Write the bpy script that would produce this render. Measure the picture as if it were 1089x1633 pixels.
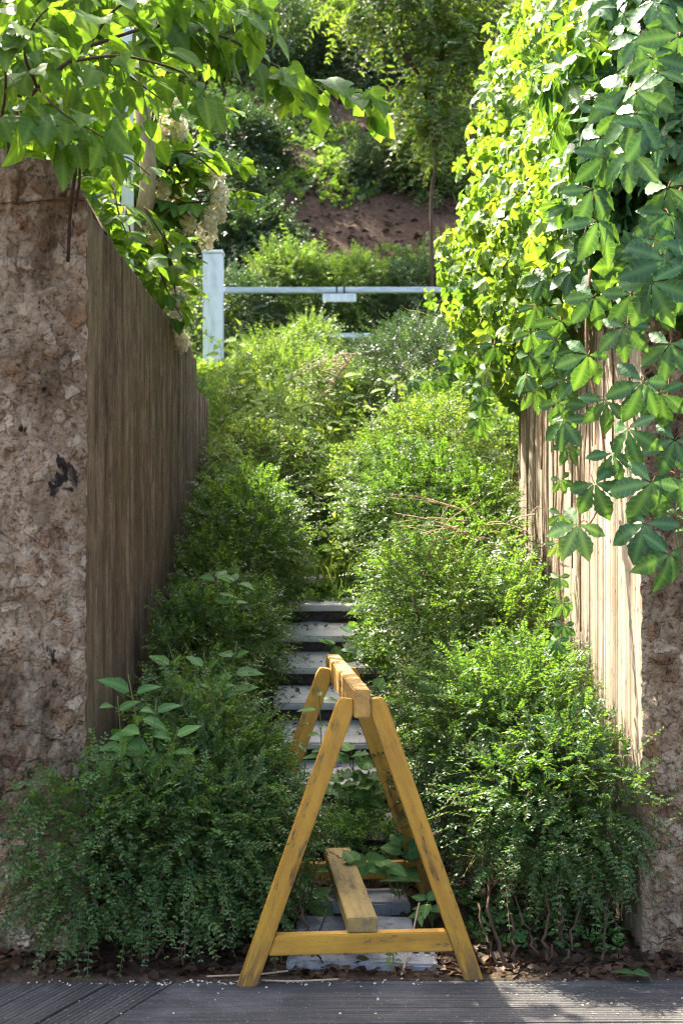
import bpy, bmesh, math, random
import numpy as np
from mathutils import Vector, Matrix

for _o in list(bpy.data.objects):
    bpy.data.objects.remove(_o, do_unlink=True)
SC = bpy.context.scene
COL = SC.collection
R = math.radians

# ---------------------------------------------------------------- camera
EYE = 1.48
FPX = 2200.0                      # focal length in photo pixels
cam_d = bpy.data.cameras.new('camera')
cam_d.sensor_fit = 'VERTICAL'
cam_d.sensor_height = 36.0
cam_d.lens = FPX / 1633.0 * 36.0
cam_d.shift_y = 0.0328
cam_d.clip_end = 500
cam_d.dof.use_dof = True
cam_d.dof.focus_distance = 5.0
cam_d.dof.aperture_fstop = 5.0
cam = bpy.data.objects.new('camera', cam_d)
COL.objects.link(cam)
cam.location = (0, 0, EYE)
cam.rotation_euler = (R(90), 0, 0)
SC.camera = cam

# ---------------------------------------------------------------- sky and sun
SUN = Vector((-0.47, 0.55, 1.0)).normalized()      # towards the sun: behind and left
world = bpy.data.worlds.new('World')
SC.world = world
world.use_nodes = True
wn = world.node_tree
sky = wn.nodes.new('ShaderNodeTexSky')
sky.sky_type = 'NISHITA'
sky.sun_disc = False
sky.sun_elevation = math.asin(SUN.z)
sky.sun_rotation = math.atan2(SUN.x, SUN.y)
sky.air_density = 0.7
sky.dust_density = 5.0
sky.ozone_density = 0.3
wn.links.new(sky.outputs[0], wn.nodes['Background'].inputs[0])
wn.nodes['Background'].inputs[1].default_value = 0.15
sun_d = bpy.data.lights.new('sun', 'SUN')
sun_d.energy = 4.2
sun_d.angle = R(0.55)
sun_d.color = (1.0, 0.93, 0.80)
sun = bpy.data.objects.new('sun', sun_d)
COL.objects.link(sun)
sun.rotation_euler = SUN.to_track_quat('Z', 'Y').to_euler()
sun.location = (-4, 6, 12)

vs = SC.view_settings
vs.view_transform = 'Standard'
vs.look = 'None'
vs.gamma = 1.0
vs.use_curve_mapping = False
vs.exposure = 2.8
cy = SC.cycles
cy.max_bounces = 7
cy.diffuse_bounces = 4
cy.glossy_bounces = 2
cy.transmission_bounces = 5
cy.transparent_max_bounces = 4
cy.use_denoising = True
cy.denoising_prefilter = 'ACCURATE'
cy.sample_clamp_indirect = 4.0
cy.sample_clamp_direct = 12.0
cy.pixel_filter_type = 'BLACKMAN_HARRIS'
cy.filter_width = 1.2

# ---------------------------------------------------------------- helpers
def at(px, py, Y):
    """world point that the photo shows at pixel px,py when it stands Y metres away"""
    return np.array([(px - 544.5) / FPX * Y, Y, EYE - (py - 870.0) / FPX * Y])

def _h(ix, iy, iz, s):
    h = (ix.astype(np.int64) * 374761393 + iy.astype(np.int64) * 668265263 + iz.astype(np.int64) * 2147483647 + s * 974711) & 0xFFFFFFFF
    h = ((h ^ (h >> 13)) * 1274126177) & 0xFFFFFFFF
    h = ((h ^ (h >> 16)) * 2246822519) & 0xFFFFFFFF
    return ((h ^ (h >> 15)) & 0xFFFFFF) / float(0xFFFFFF)

def vnoise(x, y, z=None, s=0):
    x = np.asarray(x, float); y = np.asarray(y, float)
    z = np.zeros_like(x) if z is None else np.asarray(z, float)
    x, y, z = np.broadcast_arrays(x, y, z)
    ix, iy, iz = np.floor(x), np.floor(y), np.floor(z)
    fx, fy, fz = x - ix, y - iy, z - iz
    fx, fy, fz = [f * f * (3 - 2 * f) for f in (fx, fy, fz)]
    r = 0
    for a in (0, 1):
        for b in (0, 1):
            for c in (0, 1):
                w = (fx if a else 1 - fx) * (fy if b else 1 - fy) * (fz if c else 1 - fz)
                r = r + w * _h(ix + a, iy + b, iz + c, s)
    return r

def fbm(x, y, z=None, s=0, o=4):
    t, a, n = 0, 0.5, 0
    for k in range(o):
        t = t + a * vnoise(np.asarray(x) * 2 ** k, np.asarray(y) * 2 ** k, None if z is None else np.asarray(z) * 2 ** k, s + k)
        n += a
        a *= 0.5
    return t / n

def worley(x, y, s=0):
    x = np.asarray(x, float); y = np.asarray(y, float)
    ix, iy = np.floor(x), np.floor(y)
    d = np.full(x.shape, 9.0); cid = np.zeros(x.shape)
    zz = np.zeros_like(ix)
    for a in (-1, 0, 1):
        for b in (-1, 0, 1):
            cx = ix + a + _h(ix + a, iy + b, zz, s)
            cyy = iy + b + _h(ix + a, iy + b, zz, s + 77)
            q = np.hypot(x - cx, y - cyy)
            m = q < d
            d = np.where(m, q, d)
            cid = np.where(m, _h(ix + a, iy + b, zz, s + 5), cid)
    return d, cid

def unit(v):
    return v / np.maximum(np.linalg.norm(v, axis=-1, keepdims=True), 1e-9)

def mesh_np(name, V, F, mats=None, uv=None, rnd=None, smooth=False, mat_idx=None):
    V = np.asarray(V, np.float32); F = np.asarray(F, np.int32)
    k = F.shape[1]
    me = bpy.data.meshes.new(name)
    me.vertices.add(len(V)); me.vertices.foreach_set('co', V.ravel())
    me.loops.add(F.size); me.loops.foreach_set('vertex_index', F.ravel())
    me.polygons.add(len(F))
    me.polygons.foreach_set('loop_start', np.arange(0, F.size, k, dtype=np.int32))
    me.polygons.foreach_set('loop_total', np.full(len(F), k, np.int32))
    if smooth:
        me.polygons.foreach_set('use_smooth', np.ones(len(F), bool))
    if mat_idx is not None:
        me.polygons.foreach_set('material_index', np.asarray(mat_idx, np.int32))
    if uv is not None:
        l = me.uv_layers.new(name='uv')
        l.data.foreach_set('uv', np.asarray(uv, np.float32)[F.ravel()].ravel())
    if rnd is not None:
        a = me.attributes.new('rnd', 'FLOAT', 'POINT')
        a.data.foreach_set('value', np.asarray(rnd, np.float32))
    me.update(calc_edges=True)
    for m in (mats if isinstance(mats, (list, tuple)) else [mats]):
        if m is not None:
            me.materials.append(m)
    return me

def link(name, me, parent=None, loc=None, mw=None):
    o = bpy.data.objects.new(name, me)
    COL.objects.link(o)
    if parent is not None:
        o.parent = parent
    if mw is not None:
        o.matrix_basis = mw
    elif loc is not None:
        o.location = loc
    return o

def tag(o, label=None, cat=None, group=None, kind=None):
    if label: o['label'] = label
    if cat: o['category'] = cat
    if group: o['group'] = group
    if kind: o['kind'] = kind
    return o

def thing(name, label, cat, loc=(0, 0, 0), group=None, rot=(0, 0, 0)):
    o = bpy.data.objects.new(name, None)
    o.empty_display_size = 0.1
    COL.objects.link(o)
    o.location = tuple(float(c) for c in loc)
    o.rotation_euler = rot
    return tag(o, label, cat, group)

def rel(V, root):
    return np.asarray(V) - np.array(root.location)

def tube(P, rad, sides=6):
    P = np.asarray(P, float)
    n = len(P)
    rad = np.broadcast_to(np.asarray(rad, float), (n,))
    T = unit(np.gradient(P, axis=0))
    up = np.array([0.31, 0.17, 0.93])
    A = unit(np.cross(T, up)); B = np.cross(T, A)
    th = np.arange(sides) / sides * 2 * math.pi
    V = P[:, None] + rad[:, None, None] * (np.cos(th)[None, :, None] * A[:, None] + np.sin(th)[None, :, None] * B[:, None])
    V = V.reshape(-1, 3)
    F = []
    for i in range(n - 1):
        for j in range(sides):
            a, b = i * sides + j, i * sides + (j + 1) % sides
            F += [(a, b, b + sides), (a, b + sides, a + sides)]
    V = np.vstack([V, P[:1], P[-1:]])
    c0, c1 = len(V) - 2, len(V) - 1
    for j in range(sides):
        F += [(c0, (j + 1) % sides, j), (c1, (n - 1) * sides + j, (n - 1) * sides + (j + 1) % sides)]
    return V, np.array(F)

def merge(parts):
    Vs, Fs, n = [], [], 0
    for V, F in parts:
        Vs.append(V); Fs.append(np.asarray(F) + n); n += len(V)
    return np.vstack(Vs), np.vstack(Fs)

def curve(pts, n=12):
    """smooth polyline through pts (Catmull-Rom)"""
    p = np.asarray(pts, float)
    p = np.vstack([2 * p[0] - p[1], p, 2 * p[-1] - p[-2]])
    out = []
    m = len(p) - 3
    for i in range(m):
        t = np.linspace(0, 1, max(2, n // m + 1), endpoint=(i == m - 1))[:, None]
        a, b, c, d = p[i:i + 4]
        out.append(0.5 * (2 * b + (c - a) * t + (2 * a - 5 * b + 4 * c - d) * t ** 2 + (-a + 3 * b - 3 * c + d) * t ** 3))
    return np.vstack(out)

def grid_faces(nu, nv):
    i, j = np.meshgrid(np.arange(nu - 1), np.arange(nv - 1), indexing='ij')
    a = (i * nv + j).ravel()
    return np.stack([a, a + nv, a + nv + 1, a + 1], 1)

# ---------------------------------------------------------------- node helpers
def new_mat(name):
    m = bpy.data.materials.new(name)
    m.use_nodes = True
    nt = m.node_tree
    nt.nodes.clear()
    out = nt.nodes.new('ShaderNodeOutputMaterial')
    return m, nt, out

def N(nt, t, **kw):
    n = nt.nodes.new('ShaderNode' + t)
    for k, v in kw.items():
        if k.startswith('i_'):
            key = k[2:]
            key = int(key) if key.isdigit() else key.replace('_', ' ')
            sock = n.inputs[key]
            if hasattr(v, 'is_output'):
                nt.links.new(v, sock)
            else:
                sock.default_value = v
        else:
            setattr(n, k, v)
    return n

def mixc(nt, fac, a, b, mode='MIX'):
    n = nt.nodes.new('ShaderNodeMix')
    n.data_type = 'RGBA'
    n.blend_type = mode
    for s, v in ((n.inputs[0], fac), (n.inputs[6], a), (n.inputs[7], b)):
        if hasattr(v, 'is_output'):
            nt.links.new(v, s)
        else:
            s.default_value = (*v, 1) if isinstance(v, tuple) and len(v) == 3 else v
    return n.outputs[2]

def math_(nt, op, a, b=None, c=None, clamp=False):
    n = nt.nodes.new('ShaderNodeMath')
    n.operation = op
    n.use_clamp = clamp
    for i, v in enumerate((a, b, c)):
        if v is None: continue
        if hasattr(v, 'is_output'):
            nt.links.new(v, n.inputs[i])
        else:
            n.inputs[i].default_value = v
    return n.outputs[0]

def ramp(nt, fac, stops):
    n = nt.nodes.new('ShaderNodeValToRGB')
    cr = n.color_ramp
    while len(cr.elements) < len(stops):
        cr.elements.new(0.5)
    for e, (p, c) in zip(cr.elements, stops):
        e.position = p
        e.color = (*c, 1) if isinstance(c, tuple) else (c, c, c, 1)
    nt.links.new(fac, n.inputs[0])
    return n.outputs[0]

def coords(nt, scale=(1, 1, 1), kind='Object'):
    tc = nt.nodes.new('ShaderNodeTexCoord')
    mp = nt.nodes.new('ShaderNodeMapping')
    mp.inputs['Scale'].default_value = scale
    nt.links.new(tc.outputs[kind], mp.inputs[0])
    return mp.outputs[0]

def world_coords(nt, scale=(1, 1, 1)):
    g = nt.nodes.new('ShaderNodeNewGeometry')
    mp = nt.nodes.new('ShaderNodeMapping')
    mp.inputs['Scale'].default_value = scale
    nt.links.new(g.outputs['Position'], mp.inputs[0])
    return mp.outputs[0]

def noise(nt, vec, scale, detail=4, rough=0.55, dist=0.0):
    n = N(nt, 'TexNoise', i_Scale=scale, i_Detail=detail, i_Roughness=rough, i_Distortion=dist)
    nt.links.new(vec, n.inputs['Vector'])
    return n.outputs['Fac']

def principled(nt, out, color, rough=0.7, spec=0.3, bump=None, bump_s=0.3, bump_d=0.01):
    b = N(nt, 'BsdfPrincipled')
    for key, v in (('Base Color', color), ('Roughness', rough), ('Specular IOR Level', spec)):
        if hasattr(v, 'is_output'):
            nt.links.new(v, b.inputs[key])
        else:
            b.inputs[key].default_value = (*v, 1) if isinstance(v, tuple) else v
    if bump is not None:
        bm = N(nt, 'Bump', i_Strength=bump_s, i_Distance=bump_d)
        nt.links.new(bump, bm.inputs['Height'])
        nt.links.new(bm.outputs[0], b.inputs['Normal'])
    nt.links.new(b.outputs[0], out.inputs[0])
    return b

# ---------------------------------------------------------------- materials
def leaf_mat(name, dark, light, young=None, transl=0.42, rough=0.42, spec=0.35, veins=0.0, tint=(1.5, 1.35, 0.5), patch=0.35, vfreq=9.0):
    m, nt, out = new_mat(name)
    at_ = N(nt, 'Attribute', attribute_name='rnd')
    oi = N(nt, 'ObjectInfo')
    fac = math_(nt, 'FRACT', math_(nt, 'ADD', at_.outputs['Fac'], oi.outputs['Random']))
    big = noise(nt, world_coords(nt), 2.3, 2)
    fac2 = math_(nt, 'ADD', math_(nt, 'MULTIPLY', fac, 1 - patch), math_(nt, 'MULTIPLY', big, patch))
    stops = [(0.1, dark), (0.75, light)]
    if young is not None:
        stops.append((0.95, young))
    col = ramp(nt, fac2, stops)
    hgt = None
    if veins:
        uv = N(nt, 'UVMap', uv_map='uv')
        sp = N(nt, 'SeparateXYZ')
        nt.links.new(uv.outputs[0], sp.inputs[0])
        au = math_(nt, 'ABSOLUTE', sp.outputs[0])
        mid = math_(nt, 'SUBTRACT', 1.0, math_(nt, 'MULTIPLY', au, 9.0), clamp=True)
        sv = math_(nt, 'SINE', math_(nt, 'MULTIPLY', math_(nt, 'SUBTRACT', sp.outputs[1], math_(nt, 'MULTIPLY', au, 0.42)), vfreq * 2 * math.pi))
        side = math_(nt, 'MULTIPLY', math_(nt, 'SUBTRACT', sv, 0.82, clamp=True), 5.0, clamp=True)
        v = math_(nt, 'MAXIMUM', mid, math_(nt, 'MULTIPLY', side, 0.7))
        col = mixc(nt, math_(nt, 'MULTIPLY', v, veins), col, mixc(nt, 1.0, col, (2.6, 2.1, 2.0), 'MULTIPLY'))
        hgt = math_(nt, 'MULTIPLY', sv, 0.5)
    tcol = mixc(nt, 1.0, col, tint, 'MULTIPLY')
    b = N(nt, 'BsdfPrincipled', i_Roughness=rough)
    b.inputs['Specular IOR Level'].default_value = spec
    nt.links.new(col, b.inputs['Base Color'])
    t = N(nt, 'BsdfTranslucent')
    nt.links.new(tcol, t.inputs[0])
    if hgt is not None:
        bm = N(nt, 'Bump', i_Strength=0.10, i_Distance=0.003)
        nt.links.new(hgt, bm.inputs['Height'])
        nt.links.new(bm.outputs[0], b.inputs['Normal'])
    mx = N(nt, 'MixShader', i_0=transl)
    nt.links.new(b.outputs[0], mx.inputs[1])
    nt.links.new(t.outputs[0], mx.inputs[2])
    nt.links.new(mx.outputs[0], out.inputs[0])
    return m

M = {}
M['box_leaf'] = leaf_mat('box_leaf', (0.02, 0.068, 0.021), (0.094, 0.188, 0.046), (0.245, 0.325, 0.09), rough=0.42, spec=0.36, transl=0.45, tint=(1.75, 1.6, 0.45))
M['slope_leaf'] = leaf_mat('slope_leaf', (0.055, 0.13, 0.03), (0.165, 0.275, 0.065), (0.29, 0.375, 0.105), rough=0.45)
M['dark_leaf'] = leaf_mat('dark_leaf', (0.02, 0.055, 0.028), (0.05, 0.115, 0.048), (0.09, 0.165, 0.06), transl=0.3, rough=0.45)
M['tree_leaf'] = leaf_mat('tree_leaf', (0.06, 0.12, 0.03), (0.13, 0.22, 0.045), (0.19, 0.27, 0.06), transl=0.48, rough=0.5)
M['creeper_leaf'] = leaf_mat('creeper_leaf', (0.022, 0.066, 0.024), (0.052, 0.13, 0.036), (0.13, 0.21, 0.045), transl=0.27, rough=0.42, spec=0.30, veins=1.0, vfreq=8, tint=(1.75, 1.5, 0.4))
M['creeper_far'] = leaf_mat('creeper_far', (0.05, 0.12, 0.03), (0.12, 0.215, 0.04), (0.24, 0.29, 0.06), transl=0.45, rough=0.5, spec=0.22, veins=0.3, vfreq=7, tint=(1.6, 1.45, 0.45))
M['mulberry_leaf'] = leaf_mat('mulberry_leaf', (0.06, 0.13, 0.03), (0.10, 0.19, 0.035), (0.15, 0.23, 0.05), transl=0.50, rough=0.52, spec=0.2, veins=0.45, vfreq=6, tint=(1.6, 1.5, 0.4))
M['weed_leaf'] = leaf_mat('weed_leaf', (0.05, 0.13, 0.04), (0.11, 0.22, 0.06), (0.17, 0.28, 0.07), transl=0.42, rough=0.55, spec=0.2, veins=0.5, vfreq=6)
M['sapling_leaf'] = leaf_mat('sapling_leaf', (0.10, 0.18, 0.035), (0.18, 0.27, 0.05), (0.27, 0.34, 0.07), transl=0.5, rough=0.6, spec=0.12, veins=0.4, vfreq=6)
M['grass'] = leaf_mat('grass', (0.08, 0.15, 0.035), (0.17, 0.24, 0.06), (0.30, 0.30, 0.12), transl=0.4, rough=0.5)
M['petal'] = leaf_mat('petal', (0.66, 0.57, 0.42), (0.84, 0.78, 0.65), (0.9, 0.88, 0.8), transl=0.5, rough=0.6, spec=0.2, tint=(1.1, 1.1, 1.05))
M['dead_leaf'] = leaf_mat('dead_leaf', (0.025, 0.014, 0.008), (0.075, 0.04, 0.02), (0.17, 0.095, 0.05), transl=0.15, rough=0.6, spec=0.25, tint=(1.2, 1.0, 0.7))

def simple_bark(name, c1, c2, scale=(14, 14, 3)):
    m, nt, out = new_mat(name)
    v = world_coords(nt, scale)
    n = noise(nt, v, 3.0, 5, 0.65)
    principled(nt, out, ramp(nt, n, [(0.25, c1), (0.75, c2)]), 0.85, 0.2, n, 0.5, 0.01)
    return m
M['bark'] = simple_bark('bark', (0.035, 0.021, 0.013), (0.115, 0.07, 0.043))
M['bark_pale'] = simple_bark('bark_pale', (0.20, 0.15, 0.10), (0.42, 0.34, 0.25))
M['twig'] = simple_bark('twig', (0.09, 0.055, 0.03), (0.20, 0.13, 0.07), (30, 30, 30))
M['green_stem'] = simple_bark('green_stem', (0.09, 0.13, 0.035), (0.18, 0.20, 0.07), (30, 30, 10))
M['tendril'] = simple_bark('tendril', (0.22, 0.24, 0.06), (0.36, 0.32, 0.10), (30, 30, 30))
M['red_stem'] = simple_bark('red_stem', (0.13, 0.05, 0.03), (0.22, 0.14, 0.06), (30, 30, 30))
M['straw'] = simple_bark('straw', (0.28, 0.19, 0.12), (0.48, 0.36, 0.25), (30, 30, 30))

# rough broken concrete
m, nt, out = new_mat('broken_concrete')
v0 = world_coords(nt)
wob = N(nt, 'TexNoise', i_Scale=26.0, i_Detail=3.0); nt.links.new(v0, wob.inputs['Vector'])
vadd = N(nt, 'VectorMath', operation='MULTIPLY_ADD'); nt.links.new(wob.outputs['Color'], vadd.inputs[0]); vadd.inputs[1].default_value = (.035, .035, .035); nt.links.new(v0, vadd.inputs[2])
v = vadd.outputs[0]
vo = N(nt, 'TexVoronoi', i_Scale=17.0); nt.links.new(v, vo.inputs['Vector'])
ve = N(nt, 'TexVoronoi', i_Scale=17.0, feature='DISTANCE_TO_EDGE'); nt.links.new(v, ve.inputs['Vector'])
vf = N(nt, 'TexVoronoi', i_Scale=60.0); nt.links.new(v, vf.inputs['Vector'])
sepc = N(nt, 'SeparateColor'); nt.links.new(vo.outputs['Color'], sepc.inputs[0])
sepf = N(nt, 'SeparateColor'); nt.links.new(vf.outputs['Color'], sepf.inputs[0])
n1 = noise(nt, v0, 4.0, 6, 0.7, 0.6)
n2 = noise(nt, v0, 48.0, 5, 0.7)
n3 = noise(nt, v0, 2.4, 4, 0.6)
n4 = noise(nt, v0, 9.0, 5, 0.65, 0.4)
base = ramp(nt, n1, [(0.28, (0.11, 0.08, 0.052)), (0.44, (0.22, 0.168, 0.115)), (0.58, (0.34, 0.28, 0.21)), (0.72, (0.46, 0.40, 0.315))])
fin = ramp(nt, sepf.outputs[0], [(0.0, (0.15, 0.095, 0.06)), (0.5, (0.29, 0.215, 0.16)), (1.0, (0.46, 0.39, 0.32))])
base = mixc(nt, ramp(nt, n4, [(0.40, 0.0), (0.60, 0.35)]), base, fin)
peb = ramp(nt, sepc.outputs[0], [(0.0, (0.15, 0.085, 0.05)), (0.25, (0.28, 0.175, 0.105)), (0.5, (0.30, 0.235, 0.17)), (0.75, (0.40, 0.335, 0.26)), (1.0, (0.52, 0.46, 0.385))])
pmask = math_(nt, 'MULTIPLY', ramp(nt, sepc.outputs[1], [(0.50, 0.0), (0.60, 0.75)]), ramp(nt, ve.outputs['Distance'], [(0.03, 0.0), (0.12, 1.0)]))
col = mixc(nt, pmask, base, peb)
crev = math_(nt, 'MULTIPLY', ramp(nt, ve.outputs['Distance'], [(0.0, 1.0), (0.09, 0.0)]), ramp(nt, n4, [(0.46, 0.0), (0.64, 0.6)]))
col = mixc(nt, crev, col, (0.055, 0.038, 0.028))
col = mixc(nt, ramp(nt, n2, [(0.37, 0.85), (0.46, 0.0)]), col, (0.065, 0.043, 0.03))
col = mixc(nt, ramp(nt, n3, [(0.55, 0.0), (0.70, 0.5)]), col, (0.22, 0.115, 0.055))
hsp = noise(nt, world_coords(nt, (1.3, 1.3, 0.75)), 5.6, 4, 0.65, 0.5)
col = mixc(nt, ramp(nt, hsp, [(0.635, 0.0), (0.665, 0.95)]), col, (0.014, 0.012, 0.011))
hb = math_(nt, 'ADD', math_(nt, 'MULTIPLY', n2, 1.2), math_(nt, 'ADD', math_(nt, 'MULTIPLY', pmask, 0.8), math_(nt, 'MULTIPLY', vf.outputs['Distance'], -0.8)))
tone = noise(nt, world_coords(nt, (1.6, 1.6, 0.8)), 1.7, 4, 0.6)
col = mixc(nt, ramp(nt, tone, [(0.36, 0.75), (0.52, 0.0)]), col, mixc(nt, 1.0, col, (0.34, 0.32, 0.29), 'MULTIPLY'))
wash = noise(nt, world_coords(nt, (7, 7, 0.8)), 1.3, 4, 0.6, 0.3)
col = mixc(nt, ramp(nt, wash, [(0.56, 0.0), (0.70, 0.55)]), col, (0.43, 0.375, 0.295))
col = mixc(nt, 1.0, col, (1.16, 1.04, 0.88), 'MULTIPLY')
principled(nt, out, col, 0.9, 0.2, hb, 1.0, 0.016)
M['broken_concrete'] = m

def board_concrete(name, dark, mid, pale, moss, dripf=0.7):
    m, nt, out = new_mat(name)
    s1 = noise(nt, world_coords(nt, (30, 30, 1.1)), 1.0, 7, 0.72)
    s2 = noise(nt, world_coords(nt, (9, 9, 0.5)), 1.0, 4, 0.6)
    s3 = noise(nt, world_coords(nt, (120, 120, 9.0)), 1.0, 6, 0.8)
    bl = noise(nt, world_coords(nt), 1.6, 4, 0.6)
    fac = math_(nt, 'ADD', math_(nt, 'MULTIPLY', s1, 0.14), math_(nt, 'ADD', math_(nt, 'MULTIPLY', s2, 0.20), math_(nt, 'ADD', math_(nt, 'MULTIPLY', s3, 0.24), math_(nt, 'MULTIPLY', noise(nt, world_coords(nt, (3, 3, 1.9)), 2.6, 9, 0.78), 0.42))))
    col = ramp(nt, fac, [(0.40, dark), (0.50, mid), (0.62, pale)])
    fine = noise(nt, world_coords(nt), 140, 3, 0.6)
    col = mixc(nt, math_(nt, 'MULTIPLY', fine, 0.5), col, mixc(nt, 1.0, col, (0.45, 0.42, 0.4), 'MULTIPLY'))
    col = mixc(nt, ramp(nt, bl, [(0.5, 0.0), (0.72, 0.6)]), col, moss)
    drip = noise(nt, world_coords(nt, (15, 15, 1.6)), 1.0, 6, 0.7, 0.3)
    col = mixc(nt, ramp(nt, drip, [(0.52, 0.0), (0.66, dripf)]), col, mixc(nt, 1.0, dark, (0.8, 0.8, 0.8), 'MULTIPLY'))
    pal = noise(nt, world_coords(nt, (22, 22, 2.4)), 1.0, 7, 0.75, 0.2)
    col = mixc(nt, ramp(nt, pal, [(0.58, 0.0), (0.68, 0.6)]), col, pale)
    pit = noise(nt, world_coords(nt, (1, 1, 0.6)), 42, 4, 0.65)
    col = mixc(nt, ramp(nt, pit, [(0.32, 0.85), (0.39, 0.0)]), col, (0.03, 0.022, 0.016))
    hb = math_(nt, 'ADD', s3, math_(nt, 'MULTIPLY', fine, 0.5))
    principled(nt, out, col, 0.88, 0.2, hb, 0.5, 0.004)
    return m
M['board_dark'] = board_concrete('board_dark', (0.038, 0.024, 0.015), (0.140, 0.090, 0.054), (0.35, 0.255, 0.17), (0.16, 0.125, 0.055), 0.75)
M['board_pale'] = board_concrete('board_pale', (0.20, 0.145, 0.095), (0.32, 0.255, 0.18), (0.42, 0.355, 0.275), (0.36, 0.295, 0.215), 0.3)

# step stone
m, nt, out = new_mat('granite')
v = world_coords(nt)
a = noise(nt, v, 180, 3, 0.7); b_ = noise(nt, v, 7, 5, 0.65)
col = mixc(nt, 0.6, ramp(nt, a, [(0.3, (0.36, 0.35, 0.335)), (0.7, (0.52, 0.505, 0.48))]), ramp(nt, b_, [(0.3, (0.30, 0.285, 0.26)), (0.7, (0.58, 0.56, 0.53))]))
col = mixc(nt, ramp(nt, noise(nt, v, 24, 5, 0.7), [(0.56, 0.0), (0.7, 0.7)]), col, (0.10, 0.085, 0.065))
principled(nt, out, col, 0.85, 0.25, a, 0.35, 0.004)
M['granite'] = m
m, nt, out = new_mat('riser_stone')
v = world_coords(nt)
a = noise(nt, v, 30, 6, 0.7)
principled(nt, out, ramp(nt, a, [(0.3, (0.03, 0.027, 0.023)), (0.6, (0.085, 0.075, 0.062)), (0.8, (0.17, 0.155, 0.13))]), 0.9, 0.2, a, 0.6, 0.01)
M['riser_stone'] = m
m, nt, out = new_mat('slab_stone')
v = world_coords(nt)
a = noise(nt, v, 120, 3, 0.7); b_ = noise(nt, v, 9, 5, 0.65)
col = mixc(nt, 0.6, ramp(nt, a, [(0.3, (0.14, 0.15, 0.16)), (0.7, (0.34, 0.35, 0.37))]), ramp(nt, b_, [(0.3, (0.12, 0.12, 0.11)), (0.7, (0.34, 0.34, 0.35))]))
col = mixc(nt, ramp(nt, noise(nt, v, 20, 5, 0.7), [(0.55, 0.0), (0.68, 0.8)]), col, (0.07, 0.055, 0.04))
principled(nt, out, col, 0.85, 0.25, a, 0.35, 0.004)
M['slab_stone'] = m

# soil / hillside ground
m, nt, out = new_mat('soil')
v = world_coords(nt)
a = noise(nt, v, 1.3, 6, 0.65); b_ = noise(nt, v, 26, 6, 0.7); c_ = noise(nt, v, 0.55, 4, 0.6)
col = ramp(nt, b_, [(0.3, (0.035, 0.022, 0.015)), (0.55, (0.085, 0.055, 0.037)), (0.8, (0.18, 0.12, 0.085))])
col = mixc(nt, ramp(nt, a, [(0.45, 0.0), (0.65, 0.75)]), col, ramp(nt, b_, [(0.3, (0.06, 0.037, 0.025)), (0.7, (0.20, 0.125, 0.083))]))
col = mixc(nt, ramp(nt, c_, [(0.5, 0.0), (0.66, 0.55)]), col, ramp(nt, b_, [(0.3, (0.03, 0.045, 0.018)), (0.7, (0.08, 0.11, 0.04))]))
principled(nt, out, col, 0.95, 0.1, b_, 0.9, 0.05)
M['soil'] = m

# weathered deck timber
m, nt, out = new_mat('deck_timber')
v = coords(nt, (1.2, 34, 34)); oi = N(nt, 'ObjectInfo')
a = noise(nt, v, 1.0, 6, 0.7); b_ = noise(nt, world_coords(nt), 3.0, 4, 0.6); f_ = noise(nt, world_coords(nt), 90, 3, 0.6)
col = ramp(nt, a, [(0.28, (0.020, 0.018, 0.0155)), (0.52, (0.046, 0.042, 0.0375)), (0.75, (0.12, 0.111, 0.10))])
col = mixc(nt, math_(nt, 'MULTIPLY', oi.outputs['Random'], 0.35), col, (0.05, 0.047, 0.044))
col = mixc(nt, ramp(nt, b_, [(0.52, 0.0), (0.7, 0.4)]), col, (0.15, 0.138, 0.125))
col = mixc(nt, ramp(nt, f_, [(0.62, 0.0), (0.7, 0.6)]), col, (0.33, 0.31, 0.28))
principled(nt, out, col, 0.75, 0.3, a, 0.35, 0.006)
M['deck_timber'] = m

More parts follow.
